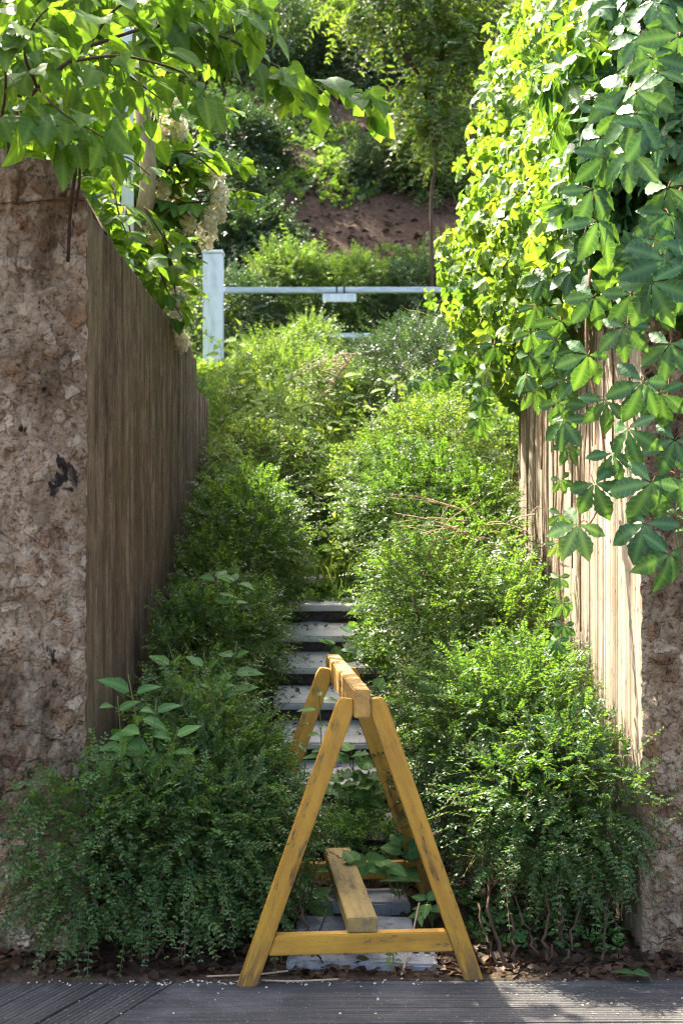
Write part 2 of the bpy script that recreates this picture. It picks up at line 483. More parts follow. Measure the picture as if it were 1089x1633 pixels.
def yellow_paint(name, paint, paint2, bare, wear):
    m, nt, out = new_mat(name)
    g = noise(nt, coords(nt, (2.2, 40, 40)), 1.0, 5, 0.65)
    bl = noise(nt, coords(nt, (3, 7, 7)), 1.6, 5, 0.65)
    sp = noise(nt, coords(nt, (16, 60, 60)), 1.0, 5, 0.75)
    lg = noise(nt, coords(nt, (1, 2.5, 2.5)), 2.4, 3, 0.5)
    col = mixc(nt, ramp(nt, g, [(0.35, 0.0), (0.65, 1.0)]), paint, paint2)
    col = mixc(nt, ramp(nt, bl, [(0.42, 0.0), (0.75, 0.65)]), col, mixc(nt, 1.0, col, (0.50, 0.46, 0.6), 'MULTIPLY'))
    chip = math_(nt, 'MULTIPLY', ramp(nt, sp, [(wear, 0.0), (wear + 0.05, 1.0)]), ramp(nt, lg, [(0.45, 0.0), (0.56, 1.0)]))
    col = mixc(nt, chip, col, bare)
    kn = N(nt, 'TexVoronoi', i_Scale=1.0); nt.links.new(coords(nt, (2.6, 11, 11)), kn.inputs['Vector'])
    col = mixc(nt, ramp(nt, kn.outputs['Distance'], [(0.09, 0.9), (0.17, 0.0)]), col, (0.10, 0.045, 0.012))
    gr = noise(nt, coords(nt, (8, 16, 16)), 2.0, 6, 0.75)
    col = mixc(nt, ramp(nt, gr, [(0.56, 0.0), (0.74, 0.7)]), col, (0.11, 0.075, 0.035))
    sx = N(nt, 'SeparateXYZ'); nt.links.new(coords(nt), sx.inputs[0])
    foot = math_(nt, 'MULTIPLY', math_(nt, 'SUBTRACT', math_(nt, 'MULTIPLY', sx.outputs[0], -1.0), 0.24, clamp=True), 3.2, clamp=True)
    fm = math_(nt, 'MULTIPLY', foot, ramp(nt, noise(nt, coords(nt, (4, 30, 30)), 1.3, 5, 0.7), [(0.44, 0.0), (0.56, 1.0)]))
    col = mixc(nt, math_(nt, 'MULTIPLY', fm, 0.85 if name == 'yellow' else 0.0), col, (0.075, 0.05, 0.03))
    hb = math_(nt, 'SUBTRACT', g, chip)
    principled(nt, out, col, 0.55, 0.35, hb, 0.4, 0.004)
    return m
M['yellow'] = yellow_paint('yellow', (0.48, 0.255, 0.028), (0.38, 0.185, 0.018), (0.10, 0.06, 0.03), 0.585)
M['yellow_worn'] = yellow_paint('yellow_worn', (0.34, 0.23, 0.065), (0.25, 0.165, 0.05), (0.17, 0.125, 0.07), 0.52)
M['yellow_beam'] = yellow_paint('yellow_beam', (0.46, 0.26, 0.055), (0.36, 0.19, 0.04), (0.20, 0.13, 0.07), 0.53)

m, nt, out = new_mat('white_paint')
v = world_coords(nt, (6, 6, 1.5))
a = noise(nt, v, 2.0, 5, 0.65)
col = ramp(nt, a, [(0.3, (0.45, 0.47, 0.48)), (0.55, (0.72, 0.74, 0.76))])
principled(nt, out, col, 0.55, 0.4, a, 0.1, 0.004)
M['white_paint'] = m
m, nt, out = new_mat('grey_steel')
a = noise(nt, world_coords(nt, (2, 9, 9)), 3.0, 5, 0.65)
b = principled(nt, out, ramp(nt, a, [(0.3, (0.30, 0.34, 0.37)), (0.6, (0.50, 0.55, 0.58))]), 0.5, 0.5)
M['grey_steel'] = m
m, nt, out = new_mat('rust')
a = noise(nt, world_coords(nt), 70, 5, 0.65)
principled(nt, out, ramp(nt, a, [(0.3, (0.022, 0.012, 0.008)), (0.7, (0.065, 0.030, 0.017))]), 0.9, 0.2, a, 0.6, 0.005)
M['rust'] = m
m, nt, out = new_mat('black_strap')
a = noise(nt, world_coords(nt), 40, 3)
principled(nt, out, ramp(nt, a, [(0.3, (0.02, 0.02, 0.02)), (0.7, (0.05, 0.05, 0.05))]), 0.6, 0.3)
M['black_strap'] = m
# ================================================================ STRUCTURE
WALL_Y = 5.0
XL, XR = -0.925, 1.085
YL_END, YR_END = 8.85, 8.45
PY = np.array([-40, 4.66, 4.70, 5.6, 5.95, 6.3, 7.9, 8.4, 10, 12, 13.5, 14.5, 15.2, 19, 24, 34, 60, 120.])
PZ = np.array([-.09, -.09, 0.0, .02, .07, .25, 1.02, 1.24, 2.05, 2.85, 3.12, 3.35, 3.95, 7.2, 11, 18, 30, 42.])

def sstep(a, b, x):
    t = np.clip((x - a) / (b - a), 0, 1)
    return t * t * (3 - 2 * t)

def ground(x, y, detail=True):
    x = np.asarray(x, float); y = np.asarray(y, float)
    p = np.interp(y, PY, PZ)
    side = np.maximum(sstep(XR + .12, XR + .36, x), sstep(-XL + .12, -XL + .36, -x)) * sstep(5.12, 5.42, y)
    z = np.maximum(p, 2.35 * side + np.minimum(p, 0) * (1 - side))
    if detail:
        amp = sstep(7.9, 9.5, y) * .16 + sstep(14.5, 17, y) * .45
        z = z + amp * (fbm(x * .9, y * .9, s=3) - .5) + .03 * (vnoise(x * 6, y * 6, s=8) - .5) * sstep(4.7, 4.9, y)
    return z

gx = np.concatenate([np.linspace(-60, -6, 20), np.linspace(-5.5, -1.6, 24), np.linspace(-1.5, 1.7, 60), np.linspace(1.8, 6, 26), np.linspace(7, 60, 20)])
gy = np.concatenate([np.linspace(-40, 3, 14), np.linspace(3.6, 4.66, 4), np.linspace(4.7, 10, 92), np.linspace(10.15, 26, 90), np.linspace(27, 120, 34)])
XX, YY = np.meshgrid(gx, gy, indexing='ij')
ZZ = ground(XX, YY)
me = mesh_np('hillside_ground', np.stack([XX, YY, ZZ], -1).reshape(-1, 3), grid_faces(len(gx), len(gy)), M['soil'], smooth=True)
tag(link('hillside_ground', me), kind='structure')

# ---------------------------------------------------------------- deck
deck = tag(thing('boardwalk', None, None), kind='structure')
def plank_mesh(length, width, thick=0.03, grooves=8, seed=0, cut0=0.0, cut1=0.0):
    rg = random.Random(seed)
    prof = [(-width / 2, -thick)]
    pitch = width / grooves
    for g in range(grooves):
        x0 = -width / 2 + g * pitch
        prof += [(x0 + .0016, -.0032), (x0 + .0032, 0 - rg.random() * .0006), (x0 + pitch - .0016, 0 - rg.random() * .0006)]
    prof += [(width / 2 - .0002, -.003), (width / 2, -thick)]
    n = len(prof)
    V = [(-length / 2 + a * cut0, a, b) for a, b in prof] + [(length / 2 + a * cut1, a, b) for a, b in prof]
    bm = bmesh.new()
    vs_ = [bm.verts.new(v) for v in V]
    for i in range(n):
        j = (i + 1) % n
        bm.faces.new((vs_[i], vs_[j], vs_[n + j], vs_[n + i]))
    bm.faces.new(vs_[:n]); bm.faces.new(list(reversed(vs_[n:])))
    bmesh.ops.recalc_face_normals(bm, faces=bm.faces)
    me = bpy.data.meshes.new('plank'); bm.to_mesh(me); bm.free()
    me.materials.append(M['deck_timber'])
    return me
rg = random.Random(5)
# planks that run across the view; their left ends are cut on a mitre line
DK = R(0.7)                         # the deck edge is turned slightly
FA = R(68)                          # the slanted planks on the left
pm = [plank_mesh(5.6, .132, seed=k, cut0=1 / math.tan(FA - DK)) for k in range(4)]
for k in range(34):
    y = 4.618 - k * .137
    left = -.56 - (4.686 - y) / math.tan(FA)
    o = link('plank', pm[k % 4], deck)
    o.location = (left + 2.8 * math.cos(DK), y + (left + 2.8) * math.tan(DK), rg.uniform(-.0015, .0015))
    o.rotation_euler = (rg.uniform(-.004, .004), 0, DK)
pf_ = [plank_mesh(5.2, .19, grooves=10, seed=20 + k, cut1=1 / math.tan(DK - FA)) for k in range(3)]
for k in range(18):
    o = link('plank', pf_[k % 3], deck)
    ex = -.56 - .007 - (k + .5) * .199 / math.sin(FA)
    ey = 4.684 + ex * math.tan(DK)
    o.location = (ex - math.cos(FA) * 2.6, ey - math.sin(FA) * 2.6, rg.uniform(-.0015, .0015) - .001)
    o.rotation_euler = (0, 0, FA)

# ---------------------------------------------------------------- concrete walls
def concrete_wall(name, label, side, xf, y_end, top_front, top_side, mat_side, out_x, seed):
    """side=-1 left, +1 right; xf = passage face; a broken end face towards the deck and a board-marked face to the passage"""
    root = thing(name, label, 'wall', (xf, WALL_Y, 0))
    # broken face
    nu = 170
    xs = np.concatenate([np.linspace(out_x, xf + side * .5, 50), np.linspace(xf + side * .49, xf, nu - 50)])
    nz = 230
    top = np.interp(np.abs(xs - xf), [0, .03, .07, .3, .8, 3], [top_front - .17, top_front - .12, top_front - .05, top_front, top_front - .02, top_front])
    top = top + .05 * (fbm(xs * 9, xs * 0, s=seed) - .5)
    t = np.linspace(0, 1, nz)
    X = np.repeat(xs[:, None], nz, 1)
    Z = -.1 + t[None] * (top[:, None] + .1)
    wx, wz = X + .02 * (fbm(X * 20, Z * 20, s=seed + 2) - .5), Z + .02 * (fbm(X * 20, Z * 20, s=seed + 3) - .5)
    d1, c1 = worley(wx * 17, wz * 17, seed)
    d2, c2 = worley(wx * 11, wz * 13, seed + 9)
    d3, c3 = worley(wx * 52, wz * 52, seed + 19)
    off = .085 * (fbm(X * 3.2, Z * 2.6, s=seed + 4, o=5) - .5) + .016 * (c2 - .5) - .014 * (1 - np.clip(d1 * 1.35, 0, 1) ** 2) * (c1 > .5) + .008 * (c1 < .2) - .004 * (1 - np.clip(d3 * 1.3, 0, 1)) * (c3 > .4) + .022 * (fbm(X * 16, Z * 16, s=seed + 6) - .5)  + .010 * (vnoise(X * 70, Z * 70, s=seed + 16) - .5)
    lump = fbm(X * 1.3, Z * 1.1, s=seed + 30) - .5
    off = off + .10 * lump
    edge = np.clip(np.abs(X - xf) / .05, 0, 1)
    off = off * (.35 + .65 * edge) + .018 * (1 - edge)
    Y = WALL_Y + off
    Yedge = Y[-1].copy(); Zedge = Z[-1].copy()
    # ragged corner
    jag = .012 * (fbm(Zedge * 9, Zedge * 0, s=seed + 8) - .3) + .012 * (vnoise(Zedge * 45, Zedge * 0, s=seed + 11) - .5)
    X[-1] += side * np.clip(jag, -.004, .03)
    Xedge = X[-1].copy()
    # top rows run back over the wall and down behind it
    ext = [(.12, .0), (.3, -.02), (.48, -.03), (.5, -.6)]
    Xe = np.stack([xs for _ in ext], 1); Ye = np.stack([WALL_Y + e[0] + 0 * xs for e in ext], 1)
    Ze = np.stack([top + e[1] + .03 * (vnoise(xs * 12, xs * 0 + e[0] * 9, s=seed) - .5) for e in ext], 1)
    G = np.stack([np.hstack([X, Xe]), np.hstack([Y, Ye]), np.hstack([Z, Ze])], -1)
    F = grid_faces(G.shape[0], G.shape[1])
    if side > 0: F = F[:, ::-1]
    link('broken_face', mesh_np('broken_face', rel(G.reshape(-1, 3), root), F, M['broken_concrete'], smooth=True), root)
    # board-marked face
    rr = np.random.default_rng(seed)
    ys, dep = [WALL_Y], [.0]
    y = WALL_Y + .03
    while y < y_end:
        w = rr.choice([.012, .018, .025, .035, .05, .07], p=[.2, .2, .2, .2, .12, .08])
        d = rr.uniform(0, .0028) if rr.random() > .08 else rr.uniform(.004, .007)
        w = min(w, y_end - y)
        if w < .004: break
        ys += [y + .0008, y + w - .0008]; dep += [d, d]
        y += w
    ys.append(y_end); dep.append(.0)
    ys, dep = np.array(ys), np.array(dep)
    nu = len(ys)
    zt = np.broadcast_to(t[None], (nu, nz))
    tops = top_side + .012 * (vnoise(ys * 14, ys * 0, s=seed + 3) - .5) - .03 * (vnoise(ys * 3, ys * 0, s=seed + 13) > .8)
    blend = np.clip((ys - WALL_Y) / .5, 0, 1)
    tt = np.stack([ys, ys], 1)
    Zs = -.1 + zt * (tops[:, None] + .1)
    Zs = Zs * blend[:, None] + Zedge[None] * (1 - blend[:, None])
    fade = sstep(0, .2, ys - WALL_Y)[:, None]
    Xs = xf + side * (dep[:, None] + .006 * (fbm(ys[:, None] * 30 + 0 * Zs, Zs * 2.2, s=seed + 5) - .5) + .010 * (fbm(ys[:, None] * 1.2 + 0 * Zs, Zs * 1.2, s=seed + 7) - .5) * fade)
    # a cast joint
    jz = 1.12
    Xs = Xs + side * .0 * np.exp(-((Zs - jz - .01 * np.sin(ys[:, None] * 7)) / .007) ** 2)
    Ys = np.repeat(ys[:, None], nz, 1)
    Ys[0] = Yedge; Xs[0] = Xedge; Zs[0] = Zedge
    lo = np.maximum(Yedge + .004, ys[1])
    Ys[1:8] = np.maximum(Ys[1:8], Yedge[None] + .004 * np.arange(1, 8)[:, None])
    ext = [(.05, .004), (.2, -.01), (.42, -.02), (.44, -.6)]
    Xe = np.stack([xf + side * e[0] + 0 * ys for e in ext], 1); Ye = np.stack([ys for _ in ext], 1)
    Ze = np.stack([np.where(blend < 1, Zs[:, -1], tops) + e[1] for e in ext], 1)
    G = np.stack([np.hstack([Xs, Xe]), np.hstack([Ys, Ye]), np.hstack([Zs, Ze])], -1)
    F = grid_faces(G.shape[0], G.shape[1])
    if side > 0: F = F[:, ::-1]
    link('board_marked_face', mesh_np('board_marked_face', rel(G.reshape(-1, 3), root), F, mat_side, smooth=False), root)
    # core closes the far end
    x0, x1 = sorted((xf + side * .03, xf + side * .42))
    bm = bmesh.new()
    bmesh.ops.create_cube(bm, size=1, matrix=Matrix.Translation(((x0 + x1) / 2, (WALL_Y + .2 + y_end - .004) / 2, top_side / 2 - .05)) @ Matrix.Diagonal((x1 - x0, y_end - .004 - WALL_Y - .2, top_side - .06, 1)))
    bmesh.ops.subdivide_edges(bm, edges=bm.edges, cuts=6, use_grid_fill=True)
    for v_ in bm.verts:
        v_.co -= Vector(root.location)
    me = bpy.data.meshes.new('core'); bm.to_mesh(me); bm.free()
    me.materials.append(mat_side)
    link('core', me, root)
    return root

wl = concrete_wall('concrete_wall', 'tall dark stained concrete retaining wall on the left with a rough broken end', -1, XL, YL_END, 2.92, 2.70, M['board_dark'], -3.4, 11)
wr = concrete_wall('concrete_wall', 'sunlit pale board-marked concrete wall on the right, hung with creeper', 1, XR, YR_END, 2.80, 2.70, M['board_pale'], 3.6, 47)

# rusty reinforcing bars at the top of the left wall
for pts, r_ in (([(118, 232, 4.86), (121, 270, 4.86), (113, 330, 4.87), (109, 418, 4.90)], .0065), ([(128, 252, 4.93), (127, 290, 4.91), (121, 330, 4.92)], .005), ([(14, 226, 4.96), (16, 262, 4.96)], .007)):
    V, F = tube(curve([at(*p) for p in pts], 14), r_, 8)
    link('reinforcing_bar', mesh_np('reinforcing_bar', rel(V, wl), F, M['rust'], smooth=True), wl)

# lower wall that carries on behind the left one
def low_wall():
    y0, y1, zt_ = YL_END + .01, 9.75, 2.50
    root = thing('concrete_wall', 'short lower wall section behind the end of the left concrete wall', 'wall', (XL, y0, 0))
    rr = np.random.default_rng(3)
    ys = [y0]; dep = [0]
    y = y0
    while y < y1 - .02:
        w = rr.uniform(.015, .06); d = rr.uniform(0, .012)
        w = min(w, y1 - y)
        ys += [y + .001, y + w - .001]; dep += [d, d]; y += w
    ys = np.array(ys); dep = np.array(dep)
    prof = [(0, .6), (0, 1.2), (0, 1.8), (0, zt_), (.04, zt_ + .02), (.4, zt_), (.42, .6)]
    G = np.array([[(XL - .01 - d * (i < 4) - a, yy, z) for i, (a, z) in enumerate(prof)] for yy, d in zip(ys, dep)])
    link('board_marked_face', mesh_np('board_marked_face', rel(G.reshape(-1, 3), root), grid_faces(*G.shape[:2]), M['board_dark']), root)
    c = np.array([[XL - .03, y1, .6], [XL - .03, y1, zt_ - .01], [XL - .41, y1, zt_ - .01], [XL - .41, y1, .6]])
    link('end_face', mesh_np('end_face', rel(c, root), [[0, 1, 2, 3]], M['board_dark']), root)
low_wall()

# ---------------------------------------------------------------- steps and slabs
def slab_mesh(w, d, h, seed, mat, chip=.006):
    bm = bmesh.new()
    bmesh.ops.create_cube(bm, size=1, matrix=Matrix.Diagonal((w, d, h, 1)))
    bmesh.ops.bevel(bm, geom=list(bm.edges), offset=.008, segments=2, affect='EDGES')
    bmesh.ops.subdivide_edges(bm, edges=[e for e in bm.edges if e.calc_length() > .1], cuts=5, use_grid_fill=True)
    rr = np.random.default_rng(seed)
    for v_ in bm.verts:
        n = vnoise(np.array([v_.co.x * 14 + seed]), np.array([v_.co.y * 14]), np.array([v_.co.z * 14]))[0] - .5
        v_.co += Vector((n, n * .7, n)) * chip
    me = bpy.data.meshes.new('step'); bm.to_mesh(me); bm.free()
    me.materials.append(mat)
    return me
stairs = thing('stone_stairs', 'grey stone steps climbing between the shrubs behind the yellow sawhorse', 'stairs', (0.05, 5.98, .0))
rg = random.Random(9)
for k in range(-1, 7):
    Yk, zk = 6.3 + .32 * k, .386 + .15 * k
    o = link('step', slab_mesh(.80 + rg.uniform(-.04, .04), .40, .034, k + 3, M['granite']), stairs)
    o.location = Vector((.05 + rg.uniform(-.02, .02), Yk + .20, zk - .017)) - stairs.location
    o.rotation_euler = (rg.uniform(-.012, .012) + .15, rg.uniform(-.008, .008), rg.uniform(-.02, .02))
    o.location.z += .028
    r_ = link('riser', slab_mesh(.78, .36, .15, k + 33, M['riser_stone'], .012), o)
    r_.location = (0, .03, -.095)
for (x0, x1, y0, y1, z, lab) in ((-.19, .34, 4.80, 5.02, .030, 'flat grey paving slab lying just behind the deck edge'),
                                 (-.17, .27, 5.13, 5.33, .050, 'grey paving slab under the lower plank of the sawhorse, second from the deck'),
                                 (-.15, .27, 5.46, 5.68, .070, 'grey paving slab at the foot of the stone steps')):
    o = link('paving_slab', slab_mesh(x1 - x0, y1 - y0, .08, int(y0 * 10), M['slab_stone'], .010))
    o.location = ((x0 + x1) / 2, (y0 + y1) / 2, z - .04)
    o.rotation_euler = (.01, .012, rg.uniform(-.05, .05))
    tag(o, lab, 'slab', 'paving slabs before the steps')

# ---------------------------------------------------------------- boxes with bevel
def box_mesh(sx, sy, sz, mat, bev=.004, taper=None):
    bm = bmesh.new()
    bmesh.ops.create_cube(bm, size=1, matrix=Matrix.Diagonal((sx, sy, sz, 1)))
    if taper:
        taper(bm)
    bmesh.ops.bevel(bm, geom=list(bm.edges), offset=bev, segments=2, affect='EDGES')
    me = bpy.data.meshes.new('board'); bm.to_mesh(me); bm.free()
    me.materials.append(mat)
    return me

# ---------------------------------------------------------------- white railing on the slope
RY = 14.0
zr = at(500, 463, RY)[2]
root = thing('metal_railing', 'low pale grey horizontal railing crossing the slope below the bare hillside', 'railing', (0, RY, 3.2))
def rail_bar(x0, x1, y, z, hgt, dep, mat, name):
    o = link(name, box_mesh(x1 - x0, dep, hgt, mat, .006), root)
    o.location = Vector(((x0 + x1) / 2, y, z)) - root.location
    return o
tr = rail_bar(at(352, 0, RY)[0], at(548, 0, RY)[0], RY, zr, .055, .07, M['grey_steel'], 'rail')
rail_bar(at(549, 0, RY)[0], at(990, 0, RY)[0], RY, zr + .002, .055, .07, M['grey_steel'], 'rail')
lr = rail_bar(at(494, 0, RY)[0], at(592, 0, RY)[0], RY + .02, at(0, 535, RY)[2], .05, .06, M['grey_steel'], 'rail')
for px in (537, 549):
    rail_bar(at(px, 0, RY)[0] - .008, at(px, 0, RY)[0] + .008, RY, zr + .001, .066, .084, M['black_strap'], 'strap')
rail_bar(at(514, 0, RY)[0], at(568, 0, RY)[0], RY - .01, at(0, 475, RY)[2], .085, .03, M['white_paint'], 'name_plate')
for px in (500, 586):
    x = at(px, 0, RY)[0]
    o = link('post', box_mesh(.04, .04, .62, M['grey_steel'], .005), root)
    o.location = Vector((x, RY + .075, at(0, 535, RY)[2] - .30)) - root.location
for px in (850, 980):
    x = at(px, 0, RY)[0]
    o = link('post', box_mesh(.07, .07, 1.05, M['grey_steel'], .006), root)
    o.location = Vector((x, RY + .08, zr - .5)) - root.location
def post(label, px0, px1, ptop, Y, zbase, dep=None, cap=True):
    a, b = at(px0, ptop, Y), at(px1, ptop, Y)
    w = b[0] - a[0]
    t_ = thing('white_post', label, 'post', ((a[0] + b[0]) / 2, Y, zbase), 'white posts on the slope')
    h = a[2] - zbase
    o = link('shaft', box_mesh(w, dep or w, h, M['white_paint'], .012), t_); o.location = (0, 0, h / 2)
    if cap:
        o = link('cap', box_mesh(w + .02, (dep or w) + .02, .03, M['white_paint'], .006), t_); o.location = (0, 0, h + .012)
post('broad white post at the left end of the railing', 325, 356, 406, 13.85, 2.9)
post('slim tall white post standing on the left wall among the overhanging leaves', 195, 213, 45, 6.9, 2.66, cap=False)

# ---------------------------------------------------------------- sawhorse
horse = thing('sawhorse', 'yellow painted wooden sawhorse barrier standing at the deck edge before the steps', 'sawhorse', (.068, 4.655, 0.002), rot=(R(1.0), 0, R(5.0)))
def member(name, p0, p1, w, t_, mat, wdir):
    """board from p0 to p1; w = width along wdir, t_ = the other way"""
    p0, p1 = Vector(p0), Vector(p1)
    x = (p1 - p0).normalized()
    y = Vector(wdir); y = (y - x * y.dot(x)).normalized()
    z = x.cross(y)
    o = link(name, box_mesh((p1 - p0).length, w, t_, mat, .004), horse)
    mt = Matrix((x, y, z)).transposed().to_4x4()
    mt.translation = (p0 + p1) / 2
    o.matrix_basis = mt
    return o
BL = 1.24
def leg(s, y0):
    # outline in the frame plane: splayed board, cut level at the floor and plumb against the beam
    xi0, xo0, xi1, xo1, zt_ = .352, .418, .016, .082, .968
    def on(xa, xb, z): return xa + (xb - xa) * z / .955
    zc = .955 * (xi0 - .0295) / (xi0 - xi1 + 1e-6)
    poly = [(on(xi0, xi1, 0), 0), (on(xo0, xo1, 0), 0), (on(xo0, xo1, .945), .945), (.070, zt_), (.0295, zt_ - .006), (.0295, min(zc, .915))]
    d = Vector(((xi1 - xi0) * s, 0, .955)).normalized()
    x = d; z = Vector((0, 1, 0)); y = z.cross(x)
    mt = Matrix((x, y, z)).transposed().to_4x4()
    mt.translation = Vector((s * .2, y0, .48))
    mi = mt.inverted()
    bm = bmesh.new()
    f = [bm.verts.new(mi @ Vector((s * px, y0 - .023, pz - .002))) for px, pz in poly]
    g = [bm.verts.new(mi @ Vector((s * px, y0 + .023, pz - .002))) for px, pz in poly]
    bm.faces.new(f); bm.faces.new(g[::-1])
    for i in range(len(f)):
        j = (i + 1) % len(f)
        bm.faces.new((f[j], f[i], g[i], g[j]))
    bmesh.ops.recalc_face_normals(bm, faces=bm.faces)
    bmesh.ops.bevel(bm, geom=list(bm.edges), offset=.0035, segments=2, affect='EDGES')
    me = bpy.data.meshes.new('leg'); bm.to_mesh(me); bm.free()
    me.materials.append(M['yellow'])
    link('leg', me, horse, mw=mt)
member('beam', (0, -.014, .947), (0, BL, .947), .095, .056, M['yellow_beam'], (0, 0, 1))
for y0 in (0.024, .985):
    for s in (-1, 1):
        foot = Vector((s * .385, y0, -.003)); topp = Vector((s * .065, y0, .955))
        d = (topp - foot).normalized()
        leg(s, y0)
    hx = .352 - .336 * (.135 / .955) - .002
    o = link('crossbar', None or box_mesh(2 * hx, .046, .068, M['yellow'], .004, taper=lambda bm: [setattr(v_.co, 'x', v_.co.x * (1 - v_.co.z * .36 / hx)) for v_ in bm.verts]), horse)
    o.location = (0, y0 + .002, .134)
o = member('stretcher', (.003, .01, .195), (.003, 1.02, .195), .104, .050, M['yellow_worn'], (1, 0, 0))
# ================================================================ VEGETATION TOOLS
def strip_leaf(ts, ws, bend=.12, fold=.12, wav=0.0, back=0.0):
    """leaf blade: length 1 along +y, half widths ws at ts; returns V, F(tri), UV"""
    V, UV = [], []
    for i, (t, w) in enumerate(zip(ts, ws)):
        z = -bend * t * t
        yb = t - back * max(0, 1 - t * 4) * w * 2
        V += [(-w, yb, z + fold * w + wav * math.sin(i * 2.1)), (0, t, z), (w, yb, z + fold * w - wav * math.sin(i * 1.7))]
        UV += [(-w, t), (0, t), (w, t)]
    F = []
    for i in range(len(ts) - 1):
        a = i * 3
        F += [(a, a + 1, a + 4), (a, a + 4, a + 3), (a + 1, a + 2, a + 5), (a + 1, a + 5, a + 4)]
    return np.array(V, float), np.array(F), np.array(UV, float)

def leaf_diamond(w=.27):
    V = np.array([(0, 0, 0), (w, .5, .07), (0, 1, -.05), (-w, .5, .07)], float)
    return V, np.array([(0, 1, 2), (0, 2, 3)]), V[:, :2].copy()
def leaf_oval(w=.25, bend=.15):
    return strip_leaf([0, .3, .68, 1.0], [.02, w, w * .85, .0], bend, .2)
def leaf_ovate(w=.36, n=7, serr=.02, bend=.2, tip=1.0, fold=.14, wav=.012):
    ts = np.linspace(0, 1, n)
    ws = w * np.sin(np.pi * np.clip(ts, 0, 1) ** .72) ** .85 * (1 - .25 * ts)
    ws[0] = .015; ws[-1] = 0
    ws = ws + serr * np.array([(i % 2) - .4 for i in range(n)]) * (ws > .05)
    return strip_leaf(ts, ws, bend, fold, wav)
def leaf_heart(w=.46, n=8, bend=.18):
    ts = np.linspace(0, 1, n)
    ws = w * np.array([np.interp(t, [0, .12, .3, .55, .8, 1], [.55, .92, 1, .78, .38, 0]) for t in ts])
    return strip_leaf(ts, ws, bend, .12, .012, back=.35)
def leaf_lobed(bend=.2, seed=0):
    r_ = random.Random(seed)
    ts = [0, .10, .20, .28, .36, .44, .52, .60, .70, .80, .90, 1.0]
    ws = [.10, .26, .40, .42, .26, .20, .34, .36, .25, .17, .08, 0]
    ws = [w * r_.uniform(.85, 1.15) for w in ws]
    return strip_leaf(ts, ws, bend, .14, .01, back=.4)

def rot_z(V, a):
    c, s = math.cos(a), math.sin(a)
    W = V.copy(); W[:, 0] = c * V[:, 0] - s * V[:, 1]; W[:, 1] = s * V[:, 0] + c * V[:, 1]
    return W
def palmate(n_seg, seed=0, angs=(0, 52, -52, 112, -112), lens=(1, .93, .93, .70, .70), w=.25, droop=.3, serr=.03):
    r_ = random.Random(seed)
    Vs, Fs, U, n = [], [], [], 0
    for a, l in zip(angs, lens):
        ts = np.linspace(0, 1, n_seg)
        ws = np.interp(ts, [0, .15, .45, .62, .85, .95, 1], [.02, w * .34, w * .92, w, w * .5, w * .14, 0])
        if n_seg > 6:
            ws = ws + serr * np.array([((i % 2) - .5) for i in range(n_seg)]) * (ws > .07)
        V, F, UV = strip_leaf(ts, ws, r_.uniform(.1, .35), r_.uniform(.1, .3), .014 if n_seg > 6 else 0)
        V = V * l * r_.uniform(.9, 1.1)
        V[:, 1] += .05
        dr = droop * r_.uniform(.5, 1.3)
        c, s = math.cos(dr), math.sin(dr)
        W = V.copy(); W[:, 1] = c * V[:, 1] + s * V[:, 2]; W[:, 2] = -s * V[:, 1] + c * V[:, 2]
        Vs.append(rot_z(W, R(a + r_.uniform(-9, 9)))); Fs.append(F + n); U.append(UV); n += len(V)
    return np.vstack(Vs), np.vstack(Fs), np.vstack(U)

def frames(d, nrm):
    y = unit(d); x = unit(np.cross(y, nrm)); z = np.cross(x, y)
    return x, y, z
def cloud(name, tmpl, pos, d, nrm, size, mats, rng, smooth=False, rnd=None):
    T, F, UV = tmpl
    x, y, z = frames(d, nrm)
    size = np.broadcast_to(size, (len(pos),))
    V = pos[:, None] + size[:, None, None] * (T[None, :, 0, None] * x[:, None] + T[None, :, 1, None] * y[:, None] + T[None, :, 2, None] * z[:, None])
    n, m_ = len(pos), len(T)
    FF = (F[None] + (np.arange(n) * m_)[:, None, None]).reshape(-1, 3)
    r_ = rng.random(n) if rnd is None else rnd
    return mesh_np(name, V.reshape(-1, 3), FF, mats, np.tile(UV, (n, 1)), np.repeat(r_, m_), smooth)

def blob_points(rng, blobs, n, shell, lump=.22, seed=0, upbias=.15):
    B = np.array(blobs, float)
    C, Rr = B[:, :3], B[:, 3:6]
    w = Rr[:, 0] * Rr[:, 1] + Rr[:, 1] * Rr[:, 2] + Rr[:, 0] * Rr[:, 2]
    k = rng.choice(len(B), n, p=w / w.sum())
    d = unit(rng.normal(size=(n, 3)) + np.array([0, 0, upbias]))
    u = rng.uniform(shell[0], shell[1], n) ** .6
    q = d * 2.4 + k[:, None] * 7.3 + seed
    lm = 1 + lump * 2 * (fbm(q[:, 0], q[:, 1], q[:, 2], s=seed, o=3) - .5)
    out = unit(d / Rr[k])
    P = C[k] + Rr[k] * d * (u * lm)[:, None]
    return P, out, k, u

def in_solid(P):
    """inside a wall or under the ground or in the sawhorse"""
    x, y, z = P[..., 0], P[..., 1], P[..., 2]
    g = ground(x, y, False)
    bad = z < g + .01
    w = (y > WALL_Y - .035) & (y < YL_END) & (x < XL + .03) & (x > XL - .45) & (z < 2.72)
    w |= (y > WALL_Y - .035) & (y < YR_END) & (x > XR - .03) & (x < XR + .45) & (z < 2.72)
    w |= (y > WALL_Y - .035) & (y < WALL_Y + .5) & ((x < XL) | (x > XR)) & (z < 2.9)
    return bad | w

